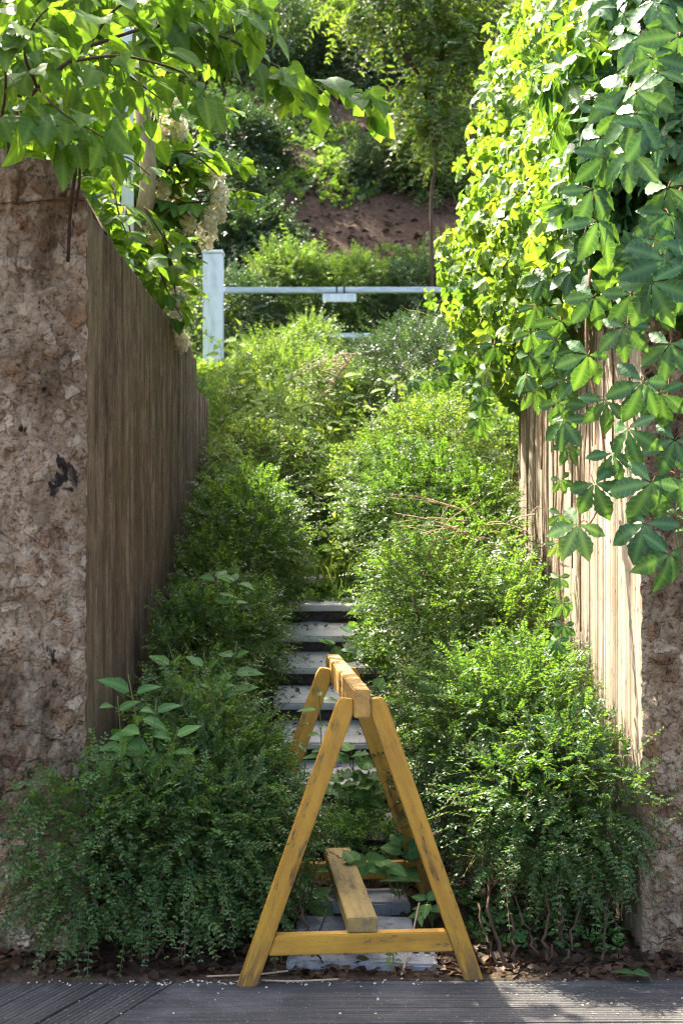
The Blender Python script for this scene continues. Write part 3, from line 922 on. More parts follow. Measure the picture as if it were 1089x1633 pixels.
def spray_mesh(rng, blobs, n, L, nl, leaf, leaf_len, mat, droop=.25, up=.35, rand=.5, shell=(.45, 1.0), lump=.22, seed=0, twig=True, check=True, upbias=.15, tilt=.35, wid=None, alt=False, skirt=None):
    P0, out, k, u = blob_points(rng, blobs, n, shell, lump, seed, upbias)
    d = unit(out + np.array([0, 0, up]) + rand * rng.normal(size=(n, 3)))
    Ls = L * rng.uniform(.6, 1.25, n) * np.where(rng.random(n) < .06, 1.7, 1)
    dr = droop * rng.uniform(.3, 1.7, n)
    if skirt is not None:
        d[:, 2] -= skirt * np.clip(-out[:, 2] + .25, 0, 1); d = unit(d)
    P1 = P0 + d * Ls[:, None] - np.stack([0 * Ls, 0 * Ls, dr * Ls], -1)
    if check:
        ok = ~(in_solid(P1) | in_solid(P0))
        P0, d, Ls, dr, out, u = [a[ok] for a in (P0, d, Ls, dr, out, u)]
        n = len(P0)
    t = (np.arange(nl) + .6) / nl
    def pt(tt):
        q = P0[:, None] + d[:, None] * (Ls[:, None] * tt[None])[..., None]
        q[..., 2] -= dr[:, None] * Ls[:, None] * tt[None] ** 2
        return q
    P = pt(t)
    T = d[:, None] - np.array([0, 0, 1.0]) * (2 * dr[:, None] * t[None])[..., None]
    T = unit(T)
    upv = unit(np.array([0, 0, 1.0]) + .5 * out + .35 * rng.normal(size=(n, 3)))
    sd = unit(np.cross(T, upv[:, None]))
    nr = np.cross(sd, T)
    pos, dd, nn, sz, rd = [], [], [], [], []
    spr = rng.random(n)
    # the tip of a shoot is younger; all of its leaves share a tone
    for s in (-1, 1):
        m_ = slice(None) if not alt else slice(0 if s < 0 else 1, None, 2)
        Pm, Tm, Sm, Nm = P[:, m_], T[:, m_], sd[:, m_], nr[:, m_]
        sh = Pm.shape[:2]
        pos.append(Pm.reshape(-1, 3))
        dd.append(unit(.55 * Tm + s * Sm + .25 * rng.normal(size=Pm.shape)).reshape(-1, 3))
        nn.append(unit(Nm + tilt * rng.normal(size=Pm.shape)).reshape(-1, 3))
        tm = np.broadcast_to(t[m_][None], sh)
        sz.append((leaf_len * rng.uniform(.7, 1.25, sh) * (1.05 - .45 * tm ** 2)).ravel())
        rd.append(np.clip(.45 * spr[:, None] + .30 * tm * (u[:, None] > .8) + .28 * rng.random(sh), 0, .98).ravel())
    me = cloud('foliage', leaf, np.vstack(pos), np.vstack(dd), np.vstack(nn), np.concatenate(sz), mat, rng, rnd=np.concatenate(rd))
    tw = None
    if twig:
        tt = np.array([0, .5, 1.0])
        Q = pt(tt)
        th = np.arange(3) / 3 * 2 * math.pi
        a = unit(np.cross(d, np.array([.3, .2, .9]))); b = np.cross(d, a)
        rr = leaf_len * np.array([.075, .055, .03])
        ring = np.cos(th)[None, None, :, None] * a[:, None, None] + np.sin(th)[None, None, :, None] * b[:, None, None]
        V = (Q[:, :, None] + ring * rr[None, :, None, None]).reshape(-1, 3)
        f = []
        for i in range(2):
            for j in range(3):
                p, q = i * 3 + j, i * 3 + (j + 1) % 3
                f += [(p, q, q + 3), (p, q + 3, p + 3)]
        F = (np.array(f)[None] + (np.arange(n) * 9)[:, None, None]).reshape(-1, 3)
        tw = (V, F)
    return me, tw, P0

def shift_mesh(me, loc):
    me.transform(Matrix.Translation(-Vector(loc)))
    return me

def shrub(name, label, cat, base, blobs, n, L, nl, leaf, leaf_len, mat, group=None, stems=5, stem_r=.008, seed=0, twigmat='twig', stem_spread=.12, bare=(), **kw):
    rng = np.random.default_rng(seed + 100)
    base = (base[0], base[1], float(ground(base[0], base[1], False)) if base[2] is None else base[2])
    root = thing(name, label, cat, base, group)
    me, tw, _ = spray_mesh(rng, blobs, n, L, nl, leaf, leaf_len, mat, seed=seed, **kw)
    link('foliage', shift_mesh(me, base), root)
    if tw is not None:
        link('twigs', mesh_np('twigs', rel(tw[0], root), tw[1], M[twigmat]), root)
    for pts, r_ in bare:
        C = curve([at(*p) for p in pts], 10)
        C[1:-1] += rng.normal(size=(len(C) - 2, 3)) * .007
        V, F = tube(C, np.linspace(r_, r_ * .6, len(C)), 6)
        link('stem', mesh_np('stem', rel(V, root), F, M['bark'], smooth=True), root)
    for i in range(stems):
        b = blobs[i % len(blobs)]
        a = rng.uniform(0, 2 * math.pi)
        p0 = np.array([b[0] * .6 + base[0] * .4 + math.cos(a) * stem_spread, b[1] * .6 + base[1] * .4 + math.sin(a) * stem_spread, 0])
        if not (XL + .06 < p0[0] < XR - .06) and base[1] < 9 and base[2] < 2: p0[0] = np.clip(p0[0], XL + .06, XR - .06)
        p0[2] = float(ground(p0[0], p0[1], False)) - .03
        p2 = np.array(b[:3]) + rng.uniform(-.5, .5, 3) * np.array(b[3:6]) + np.array([0, 0, .2 * b[5]])
        p1 = p0 * .55 + p2 * .45 + rng.normal(size=3) * .05
        V, F = tube(curve([p0, p1, p2], 8), np.linspace(stem_r, stem_r * .4, len(curve([p0, p1, p2], 8))), 5)
        link('stem', mesh_np('stem', rel(V, root), F, M['bark'], smooth=True), root)
    return root

DIA, OVAL, DIAN = leaf_diamond(.27), leaf_oval(.26), leaf_diamond(.2)

# ---------------------------------------------------------------- shrubs along the steps
def box(label, base, blobs, n, seed, group='small-leaved shrubs beside the steps', ll=.0215, L=.15, **kw):
    kw.setdefault('droop', .3); kw.setdefault('up', .3)
    return shrub('box_shrub', label, 'shrub', base, blobs, n, L, 9, DIA, ll, kw.pop('mat', M['box_leaf']), group, seed=seed, **kw)

box('dense dark shrub in shade at lower left, against the broken wall end', (-.6, 5.2, None),
    [(-.54, 5.28, .50, .32, .32, .40), (-.34, 5.28, .40, .20, .28, .36), (-.92, 4.86, .38, .24, .13, .34), (-.68, 4.93, .36, .34, .17, .34), (-.42, 5.00, .34, .24, .20, .30)], 3700, 1, stems=7, stem_r=.007, skirt=.6, lump=.45,
    bare=[([(478, 1545, 4.86), (462, 1500, 4.86), (450, 1450, 4.95)], .006), ([(485, 1548, 4.85), (500, 1505, 4.88), (520, 1450, 4.95)], .005), ([(470, 1548, 4.85), (440, 1520, 4.84), (405, 1475, 4.9)], .005), ([(482, 1546, 4.86), (484, 1490, 4.9), (480, 1430, 5.0)], .006), ([(290, 1545, 4.85), (300, 1490, 4.9), (290, 1430, 5.0)], .006)])
box('shaded low shrub on the left between the front shrub and the rounded upper one', (-.62, 5.95, None),
    [(-.64, 5.85, .62, .27, .30, .34), (-.66, 6.4, .94, .25, .38, .34), (-.52, 6.75, 1.02, .22, .40, .28)], 2700, 2, lump=.35)
box('rounded shrub halfway up the left side, under the end of the dark wall', (-.58, 8.0, None),
    [(-.58, 7.9, 1.50, .36, .55, .42), (-.46, 7.6, 1.40, .24, .40, .32), (-.66, 7.3, 1.2, .24, .30, .30)], 2700, 3)
box('big sunlit-topped shrub at lower right, beside the pale wall', (.7, 5.35, None),
    [(.66, 5.40, .62, .36, .32, .42), (.90, 5.20, .48, .22, .24, .38), (.48, 5.62, .68, .24, .32, .34), (.80, 4.97, .53, .34, .17, .30), (.80, 5.75, .74, .24, .3, .34)], 4000, 4, stems=6, stem_r=.009, skirt=.1, lump=.40,
    bare=[([(806, 1550, 4.84), (785, 1480, 4.86), (778, 1400, 4.95)], .008), ([(822, 1545, 4.86), (815, 1480, 4.9), (812, 1400, 5.0)], .007), ([(866, 1545, 4.86), (870, 1490, 4.86), (875, 1400, 4.95)], .008), ([(858, 1525, 4.88), (835, 1470, 4.9), (815, 1420, 5.0)], .005), ([(900, 1540, 4.86), (915, 1490, 4.88), (930, 1400, 5.0)], .007), ([(800, 1545, 4.86), (775, 1500, 4.9), (762, 1440, 5.0)], .006), ([(960, 1545, 4.86), (965, 1480, 4.9), (975, 1400, 5.0)], .006), ([(868, 1545, 4.86), (890, 1480, 4.9), (900, 1400, 5.0)], .006)])
box('bright sprawling shrub on the right of the steps, below the hanging creeper', (.5, 6.7, None),
    [(.50, 6.6, 1.06, .38, .45, .44), (.78, 6.4, .98, .24, .45, .42), (.40, 7.1, 1.22, .28, .40, .36), (.75, 7.1, 1.22, .25, .4, .42)], 3100, 5, lump=.32)
box('wide sunlit shrub mound higher up on the right of the steps', (.5, 8.0, None),
    [(.48, 7.9, 1.62, .42, .55, .42), (.72, 7.7, 1.52, .27, .5, .38), (.30, 8.3, 1.72, .30, .40, .36)], 3000, 6)

# upper slope
def slope(label, base, blobs, n, seed, mat='slope_leaf', ll=.024, L=.20, leaf=DIA, **kw):
    kw.setdefault('stems', 4)
    return shrub('slope_shrub', label, 'shrub', base, blobs, n, L, 8, leaf, ll, M[mat], 'shrubs on the upper slope', seed=seed, **kw)
slope('feathery arching bush above the rounded left shrub, streaked with sunlight', (-.45, 9.2, None), [(-.48, 9.2, 1.90, .40, .55, .36), (-.15, 9.0, 1.72, .30, .4, .26)], 1500, 21, leaf=DIAN, ll=.034, L=.34, droop=.75, up=.7)
slope('light green bush at the head of the steps, left of the middle', (-.3, 10.5, None), [(-.38, 10.5, 2.6, .50, .55, .36), (.10, 10.7, 2.55, .35, .4, .3)], 1700, 22)
slope('darker bush right of the middle of the upper slope', (.5, 10.9, None), [(.55, 10.8, 2.72, .50, .6, .52), (.28, 11.3, 2.8, .22, .4, .28)], 1800, 23, mat='dark_leaf')
slope('sunny bush under the far end of the creeper', (.65, 9.3, None), [(.62, 9.3, 2.05, .42, .5, .40), (.35, 9.6, 2.0, .3, .35, .3)], 1800, 24)
slope('bush below the left half of the railing', (-.75, 12.6, None), [(-.62, 12.6, 2.95, .45, .5, .42), (-.30, 12.9, 3.2, .26, .4, .40)], 1700, 25)
slope('bush below the right half of the railing', (.75, 12.7, None), [(.66, 12.6, 3.05, .34, .45, .46), (1.1, 12.9, 3.1, .4, .5, .5)], 1600, 26, mat='dark_leaf')
slope('low bush in the gap under the small white plate of the railing', (.1, 12.4, None), [(.08, 12.3, 2.78, .42, .4, .22)], 700, 27)
for i, (x, y, rx, rz, mt) in enumerate([(-1.15, 14.9, .5, .42, 'dark_leaf'), (-.55, 15.3, .5, .45, 'slope_leaf'), (.15, 15.2, .45, .40, 'slope_leaf'), (.8, 15.1, .5, .42, 'dark_leaf'), (1.5, 15.4, .55, .55, 'slope_leaf')]):
    z = float(ground(x, y, False))
    slope(['dark bush behind the white railing post', 'light bush behind the left part of the railing', 'light bush behind the middle of the railing', 'dark bush behind the right part of the railing', 'bush behind the railing, nearest the creeper'][i],
          (x, y, None), [(x, y, z + rz * .6, rx, .45, rz)], 1000, 30 + i, mat=mt, ll=.035, L=.26)

# hillside bushes
def hill(label, px, py, Y, rx, rz, n, seed, mat='dark_leaf', ll=.045, L=.35, leaf=OVAL, ry=None, **kw):
    ys_ = np.linspace(15, 32, 340)
    zz_ = np.array([at(px, py, y_)[2] - float(ground(at(px, py, y_)[0], y_)) for y_ in ys_])
    ok_ = np.where(zz_ < rz * .45)[0]              # stand it on the slope
    Y = float(ys_[ok_[0]]) if len(ok_) else Y
    p = at(px, py, Y)
    return shrub('hill_shrub', label, 'shrub', (p[0], Y, None), [(p[0], Y, p[2], rx, ry or rx, rz), (p[0] + rx * .5, Y + .2, p[2] - rz * .3, rx * .6, rx * .6, rz * .6), (p[0] - rx * .55, Y + .1, p[2] - rz * .25, rx * .6, rx * .6, rz * .6)],
                 n, L, 7, leaf, ll, M[mat], 'bushes on the bare hillside', seed=seed, stems=4, stem_r=.015, check=False, **kw)
hill('greyish green bush standing alone on the bare earth of the hillside', 598, 275, 18.2, .27, .36, 800, 40, ll=.04)
hill('large dark bush at the left edge of the bare hillside', 372, 235, 17.4, .58, .5, 1700, 41)
hill('dark bush low on the left of the hillside, above the railing post', 350, 330, 16.6, .55, .5, 1500, 42)
hill('dark leafy bush between the earth and the left bushes', 405, 388, 16.0, .5, .32, 1200, 43)
hill('pale-leaved bush high on the hillside near the top of the picture', 545, 75, 21.5, .8, .5, 1800, 45, mat='slope_leaf')
hill('dark bush at the top of the hillside, right of the pale one', 640, 110, 21.5, .7, .7, 1500, 46)
hill('dark bush at the top left of the hillside', 430, 75, 21.8, .9, .7, 2000, 47)
hill('bush on the right of the hillside behind the sapling', 700, 250, 18.0, .55, .75, 1600, 48, mat='slope_leaf')
hill('dark undergrowth bush at the very top of the view', 560, 15, 24.0, 1.3, .9, 2500, 50)
hill('broad bush filling the upper left beyond the flowering shrub', 300, 60, 19.0, 1.3, 1.0, 2500, 51, mat='slope_leaf')
hill('broad bush far up behind the sapling at upper right', 700, 30, 23.0, 1.1, 1.0, 2200, 52)

# low ground cover on the slope and hillside
def cover(name, label, xr, yr, n, L, nl, leaf, ll, mat, seed, thr, up=.9, fr=.8, bare=None):
    rng = np.random.default_rng(seed)
    x = rng.uniform(*xr, n); y = rng.uniform(*yr, n)
    m_ = fbm(x * fr, y * fr, s=seed, o=3) > (thr if bare is None else np.interp(y, [15, 16.1, 16.6, 19.3, 20.3], [thr - .2, thr - .12, thr + bare, thr + bare, thr - .1]))
    m_ &= ~((np.abs(x - .05) < .42) & (y < 7.95))
    m_ &= ~((y < 9.9) & ((x < XL + .05) | (x > XR - .05)))
    x, y = x[m_], y[m_]
    z = ground(x, y)
    blobs = np.stack([x, y, z, x * 0 + .05, x * 0 + .05, x * 0 + .03], 1)
    P0 = blobs[:, :3]; k = len(x)
    d = unit(np.stack([rng.normal(size=k) * .6, rng.normal(size=k) * .6 - .2, np.full(k, up)], -1))
    Ls = L * rng.uniform(.4, 1.4, k)
    t = (np.arange(nl) + .6) / nl
    P = P0[:, None] + d[:, None] * (Ls[:, None] * t)[..., None]
    P[..., 2] -= .35 * Ls[:, None] * t ** 2
    sd = unit(np.cross(d, np.array([0, 0, 1.0]) + .4 * rng.normal(size=(k, 3))))
    pos, dd, nn = [], [], []
    for s in (-1, 1):
        pos.append(P.reshape(-1, 3))
        dd.append(unit(.5 * d[:, None] + s * sd[:, None] + .3 * rng.normal(size=P.shape)).reshape(-1, 3))
        nn.append(unit(np.cross(sd, d)[:, None] + .4 * rng.normal(size=P.shape)).reshape(-1, 3))
    pos = np.vstack(pos)
    sp = np.tile(np.repeat(rng.random(k), nl), 2)
    me = cloud(name, leaf, pos, np.vstack(dd), np.vstack(nn), ll * rng.uniform(.6, 1.3, len(pos)), mat, rng, rnd=np.clip(.6 * sp + .38 * rng.random(len(pos)), 0, .99))
    return tag(link(name, me), label, None, None, 'stuff')
cover('ground_cover', 'low leafy weeds growing over the upper slope', (-3.2, 3.2), (8.0, 15.5), 13000, .20, 5, OVAL, .045, M['slope_leaf'], 61, .30)
cover('hillside_weeds', 'patchy low weeds on the bare earth hillside', (-5, 5), (15.0, 24), 12000, .20, 5, OVAL, .06, M['slope_leaf'], 62, .50, fr=.8, bare=.13)
cover('edge_weeds', 'small weeds at the foot of the shrubs beside the steps', (-.9, 1.05), (4.95, 8.2), 1500, .10, 4, OVAL, .026, M['weed_leaf'], 63, .42, fr=2.0)

# grass
def grass(name, label, pts, n, h, seed, w=.0045, spread=.12, lean=.5, mat='grass'):
    rng = np.random.default_rng(seed)
    pts = np.array(pts, float)
    c = pts[rng.integers(0, len(pts), n)]
    x = c[:, 0] + rng.normal(size=n) * spread; y = c[:, 1] + rng.normal(size=n) * spread
    z = np.maximum(ground(x, y), c[:, 2] if pts.shape[1] > 2 else -9) - .01
    a = rng.uniform(0, 2 * math.pi, n); l = lean * rng.uniform(.2, 1.2, n); H = h * rng.uniform(.5, 1.3, n)
    dx, dy = np.cos(a), np.sin(a)
    t = np.array([0, .35, .7, 1.0])
    cx = x[:, None] + dx[:, None] * (l * H)[:, None] * t ** 2
    cyy = y[:, None] + dy[:, None] * (l * H)[:, None] * t ** 2
    cz = z[:, None] + H[:, None] * (t - .35 * l[:, None] * t ** 2.5)
    ws = w * rng.uniform(.6, 1.4, n)[:, None] * np.array([1, .9, .6, .08])
    Lft = np.stack([cx - dy[:, None] * ws, cyy + dx[:, None] * ws, cz], -1)
    Rgt = np.stack([cx + dy[:, None] * ws, cyy - dx[:, None] * ws, cz], -1)
    V = np.stack([Lft, Rgt], 2).reshape(-1, 3)
    f = []
    for i in range(3):
        f += [(2 * i, 2 * i + 1, 2 * i + 3), (2 * i, 2 * i + 3, 2 * i + 2)]
    F = (np.array(f)[None] + (np.arange(n) * 8)[:, None, None]).reshape(-1, 3)
    me = mesh_np(name, V, F, M[mat], None, np.repeat(rng.random(n), 8))
    return tag(link(name, me), label, None, None, 'stuff')
grass('grass', 'grass growing over the top of the stone steps', [(-.22 + .1 * i, 8.35 + .12 * j, 1.25) for i in range(6) for j in range(6)] + [(-.05, 8.25, 1.2), (.15, 8.2, 1.2)], 2600, .20, 71, spread=.10)
grass('slope_grass', 'long grass between the bushes of the upper slope', [(x, y) for x in np.linspace(-.9, .9, 9) for y in np.linspace(9, 11.4, 7)], 7000, .24, 72, spread=.25, w=.006)
# ================================================================ LARGE-LEAVED PLANTS (each leaf a part)
def place_leaf(me, root, pos, d, nrm, s):
    x, y, z = frames(np.asarray(d, float)[None], np.asarray(nrm, float)[None])
    mt = Matrix(((x[0][0] * s, y[0][0] * s, z[0][0] * s, pos[0]), (x[0][1] * s, y[0][1] * s, z[0][1] * s, pos[1]), (x[0][2] * s, y[0][2] * s, z[0][2] * s, pos[2]), (0, 0, 0, 1)))
    o = bpy.data.objects.new('leaf', me)
    COL.objects.link(o)
    o.parent = root
    o.matrix_basis = mt
    return o

def leaf_mesh(tmpl, mat, petiole=None, plen=.35, pr=.012):
    V, F, UV = tmpl
    idx = np.zeros(len(F), int)
    if petiole is not None:
        Vp, Fp = tube(curve([(0, .02, 0), (0, -plen * .4, -plen * .35), (0, -plen * .6, -plen)], 5), pr, 4)
        F = np.vstack([F, Fp + len(V)]); idx = np.concatenate([idx, np.ones(len(Fp), int)])
        UV = np.vstack([UV, np.full((len(Vp), 2), .3)]); V = np.vstack([V, Vp])
    return mesh_np('leaf', V, F, [mat, petiole] if petiole is not None else mat, UV, None, True, idx)

WEED = [leaf_mesh(leaf_ovate(.30, 8, .02, b), M['weed_leaf'], M['green_stem'], .2) for b in (.15, .35, .5)]
HEART = [leaf_mesh(leaf_heart(.46, 8, b), M['weed_leaf'], M['green_stem'], .6) for b in (.1, .25, .4)]
SLIM = [leaf_mesh(leaf_ovate(.17, 7, .012, b), M['weed_leaf'], M['green_stem'], .08) for b in (.2, .45)]
SAPL = [leaf_mesh(leaf_ovate(.30, 8, .02, b), M['sapling_leaf'], M['green_stem'], .2) for b in (.15, .35, .5)]
SLIMS = [leaf_mesh(leaf_ovate(.17, 7, .012, b), M['sapling_leaf'], M['green_stem'], .08) for b in (.2, .45)]
LOBED = [leaf_mesh(leaf_lobed(.2, s), M['weed_leaf'], M['green_stem'], .4) for s in (1, 2, 3)]

def weed(name, label, base, tops, meshes, n, size, seed, flat=.5, lean=(0, 0), stemr=.004, cat='plant', group=None, start=.3, stemmat='green_stem', drop=.2):
    """upright plant: one or more stems from base to each top, leaves in a spiral"""
    rng = np.random.default_rng(seed)
    root = thing(name, label, cat, base, group)
    for tp in tops:
        p0 = np.array(base, float); p2 = np.array(tp, float)
        p1 = (p0 + p2) / 2 + rng.normal(size=3) * .03 * np.linalg.norm(p2 - p0) + np.array([0, 0, .05])
        C = curve([p0, p1, p2], 12)
        V, F = tube(C, np.linspace(stemr, stemr * .4, len(C)), 5)
        link('stem', mesh_np('stem', rel(V, root), F, M[stemmat], smooth=True), root)
        for i in range(n):
            f = start + (1 - start) * (i + .5) / n
            q = C[min(len(C) - 1, int(f * (len(C) - 1)))] + (rng.normal(size=3) * .004)
            a = i * 2.4 + rng.uniform(-.4, .4) + seed
            d = np.array([math.cos(a), math.sin(a), rng.uniform(-drop, .35) + (.5 if f > .93 else 0)])
            nr = np.array([-math.cos(a) * .3, -math.sin(a) * .2 - .75, .9]) + flat * .5 * rng.normal(size=3)
            s = size * rng.uniform(.7, 1.2) * (1.1 - .45 * f)
            d = d / np.linalg.norm(d)
            place_leaf(meshes[int(rng.integers(len(meshes)))], root, rel(q + d * s * .2, root), d, nr, s)
    return root
def gz(p, dz=0):
    return (p[0], p[1], float(ground(p[0], p[1], False)) + dz)

weed('broadleaf_weed', 'broad-leaved weed beside the dark wall above the lower left shrub', (at(225, 0, 5.1)[0], 5.1, .10), [at(205, 1075, 4.98), at(250, 1115, 4.95), at(188, 1110, 4.99), at(285, 1160, 4.92)], WEED, 9, .15, 201, start=.68)
weed('broadleaf_weed', 'pale leafy weed rising from the shaded left shrubs, above the broad-leaved weed', (at(320, 0, 5.8)[0], 5.8, .1), [at(270, 1030, 5.4), at(325, 1040, 5.35), at(378, 1022, 5.5), at(300, 1075, 5.3), at(350, 1090, 5.3)], WEED, 8, .135, 202, start=.7)
weed('broadleaf_weed', 'small weed on top of the middle left shrub', (at(360, 0, 6.5)[0], 6.5, .4), [at(345, 900, 6.2), at(375, 905, 6.15)], WEED, 7, .13, 203, start=.8)
weed('broadleaf_weed', 'leafy weed in front of the rear left leg of the sawhorse', (at(495, 0, 5.5)[0], 5.5, .02), [at(508, 1092, 5.35), at(490, 1180, 5.4)], SLIM, 11, .11, 204, start=.45)
weed('lobed_weed', 'weed with cut leaves on the steps seen through the sawhorse', (at(570, 0, 6.1)[0], 6.2, .24), [at(560, 1195, 6.1), at(590, 1225, 6.1), at(540, 1250, 6.1), at(610, 1270, 6.0)], LOBED, 8, .12, 205, start=.25)
weed('lobed_weed', 'weed with big leaves hanging over the lower plank of the sawhorse', (at(640, 0, 5.6)[0], 5.6, .02), [at(560, 1375, 5.35), at(610, 1385, 5.3), at(640, 1340, 5.5)], HEART, 5, .12, 206, start=.4)
weed('broadleaf_weed', 'drooping weed at the left edge of the paving slabs', (at(490, 0, 5.4)[0], 5.45, .02), [at(505, 1380, 5.3), at(490, 1440, 5.25)], WEED, 6, .11, 207, start=.3, drop=.7)
weed('heart_vine', 'heart-leaved vine climbing over the right edge of the upper steps', (at(600, 0, 7.2)[0], 7.2, .8), [at(515, 1022, 6.85), at(560, 1000, 6.9), at(590, 1045, 6.7), at(575, 960, 7.2)], HEART, 8, .11, 208, start=.25, flat=.9)
weed('heart_vine', 'heart-leaved vine between the right shrub and the beam of the sawhorse', (at(615, 0, 6.3)[0], 6.3, .45), [at(600, 1090, 6.0), at(625, 1120, 5.9), at(620, 1160, 5.9)], HEART, 6, .10, 209, start=.3, flat=.9)
weed('nettle_weed', 'upright weed with stacked leaves at the head of the steps', (at(545, 0, 8.4)[0], 8.4, 1.25), [at(540, 735, 8.1), at(556, 800, 8.0), at(520, 850, 7.95), at(545, 870, 7.9)], SAPL, 12, .09, 210, start=.2)
weed('nettle_weed', 'tall weed with pointed leaves in the middle of the upper slope', (at(548, 0, 10.0)[0], 10.0, 2.0), [at(545, 590, 10.0), at(590, 620, 10.1)], SLIMS, 15, .17, 211, start=.3)
weed('broadleaf_sapling', 'bright yellow-green broad-leaved sapling on the left of the upper slope', (at(420, 0, 10.3)[0], 10.3, 2.2), [at(375, 590, 9.7), at(420, 575, 9.6), at(470, 595, 9.6), at(400, 640, 9.4), at(450, 655, 9.3), at(505, 640, 9.3), at(540, 690, 9.2), at(430, 620, 9.5), at(480, 690, 9.1), at(380, 660, 9.3)], SAPL, 13, .125, 212, start=.35, flat=.7)
weed('broadleaf_sapling', 'drooping pale-leaved sapling below the white railing post', (at(370, 0, 11.3)[0], 11.3, 2.6), [at(385, 512, 11.2), at(350, 540, 11.2), at(410, 545, 11.2)], SAPL, 11, .15, 213, start=.4, drop=.8)
weed('nettle_weed', 'leafy weed in the shade at the right of the upper slope', (at(640, 0, 9.9)[0], 9.9, 2.0), [at(625, 590, 9.8), at(600, 640, 9.7), at(660, 600, 9.8)], SAPL, 12, .12, 214, start=.3)
weed('broadleaf_weed', 'weed growing among the stones behind the right leg of the sawhorse', (at(690, 0, 5.3)[0], 5.3, .01), [at(680, 1440, 5.2), at(660, 1470, 5.15)], WEED, 6, .09, 215, start=.2)
weed('seedling', 'tiny seedling at the deck edge near the right leg of the sawhorse', (at(625, 0, 4.76)[0], 4.76, .0), [at(628, 1535, 4.76)], WEED, 5, .04, 216, start=.2, stemr=.002)

for i, (px, py, Y, lab) in enumerate([(530, 1320, 5.85, 'low feathery weed on the lowest steps, left of the sawhorse plank'), (600, 1330, 5.9, 'low feathery weed on the lowest steps, right of the sawhorse plank'), (565, 1300, 6.1, 'feathery weed in the middle of the lowest step')]):
    p = at(px, py, Y)
    shrub('step_weed', lab, 'plant', (p[0], Y, None), [(p[0], Y, p[2] - .03, (.11), .10, .05)], 60, .11, 7, DIAN, .03, M['weed_leaf'], 'feathery weeds on the steps', seed=900 + i, stems=3, stem_r=.003, check=False, twigmat='green_stem', up=.8)
# dry stalks
def stalks(name, label, chains, r0, mat, cat='stalk'):
    root = thing(name, label, cat, chains[0][0])
    for c in chains:
        C = curve(c, 10)
        V, F = tube(C, np.linspace(r0, r0 * .35, len(C)), 4)
        link('twig', mesh_np('twig', rel(V, root), F, M[mat], smooth=True), root)
    return root
rg = np.random.default_rng(5)
ch = [[at(490, 660, 9.8), at(520, 620, 9.7), at(560, 568, 9.7)]]
for i in range(26):
    f = rg.uniform(.3, 1)
    p = at(490 + 70 * f, 660 - 92 * f + 20 * f * (1 - f), 9.75)
    ch.append([p, p + np.array([rg.uniform(-.06, .05), -.02, rg.uniform(.01, .06)]), p + np.array([rg.uniform(-.12, .10), -.03, rg.uniform(-.02, .07)])])
stalks('dry_weed', 'dry straw-coloured weed stalk lying over the upper slope', ch, .006, 'straw', 'stalk')
ch = [[at(450, 610, 9.9), at(500, 585, 9.8), at(548, 572, 9.8)]] + [[at(470 + 8 * i, 600 - 3 * i, 9.8), at(480 + 8 * i, 590 - 3 * i + rg.uniform(-8, 8), 9.8), at(492 + 8 * i, 585 - 3 * i + rg.uniform(-12, 12), 9.8)] for i in range(9)]
stalks('dry_weed', 'faded dry flower stalk above the straw-coloured one', ch, .005, 'straw', 'stalk')
ch = []
for i in range(26):
    x0, y0 = rg.uniform(700, 860), rg.uniform(810, 900)
    dx, dy = rg.uniform(-130, 40), rg.uniform(-40, 40)
    ch.append([at(x0, y0, 7.0 + rg.uniform(-.2, .1)), at(x0 + dx * .5, y0 + dy * .5 - 6, 6.75), at(x0 + dx, y0 + dy, 6.8)])
stalks('dead_twigs', 'pale dead twigs tangled over the bright shrub below the creeper', ch, .004, 'straw', 'twigs')
ch = [[at(675, 918, 6.7), at(690, 870, 6.4), at(715, 830, 6.4), at(760, 800, 6.7)]]
stalks('bare_stem', 'single pale bare stem arching over the right shrub', ch, .005, 'straw', 'twigs')

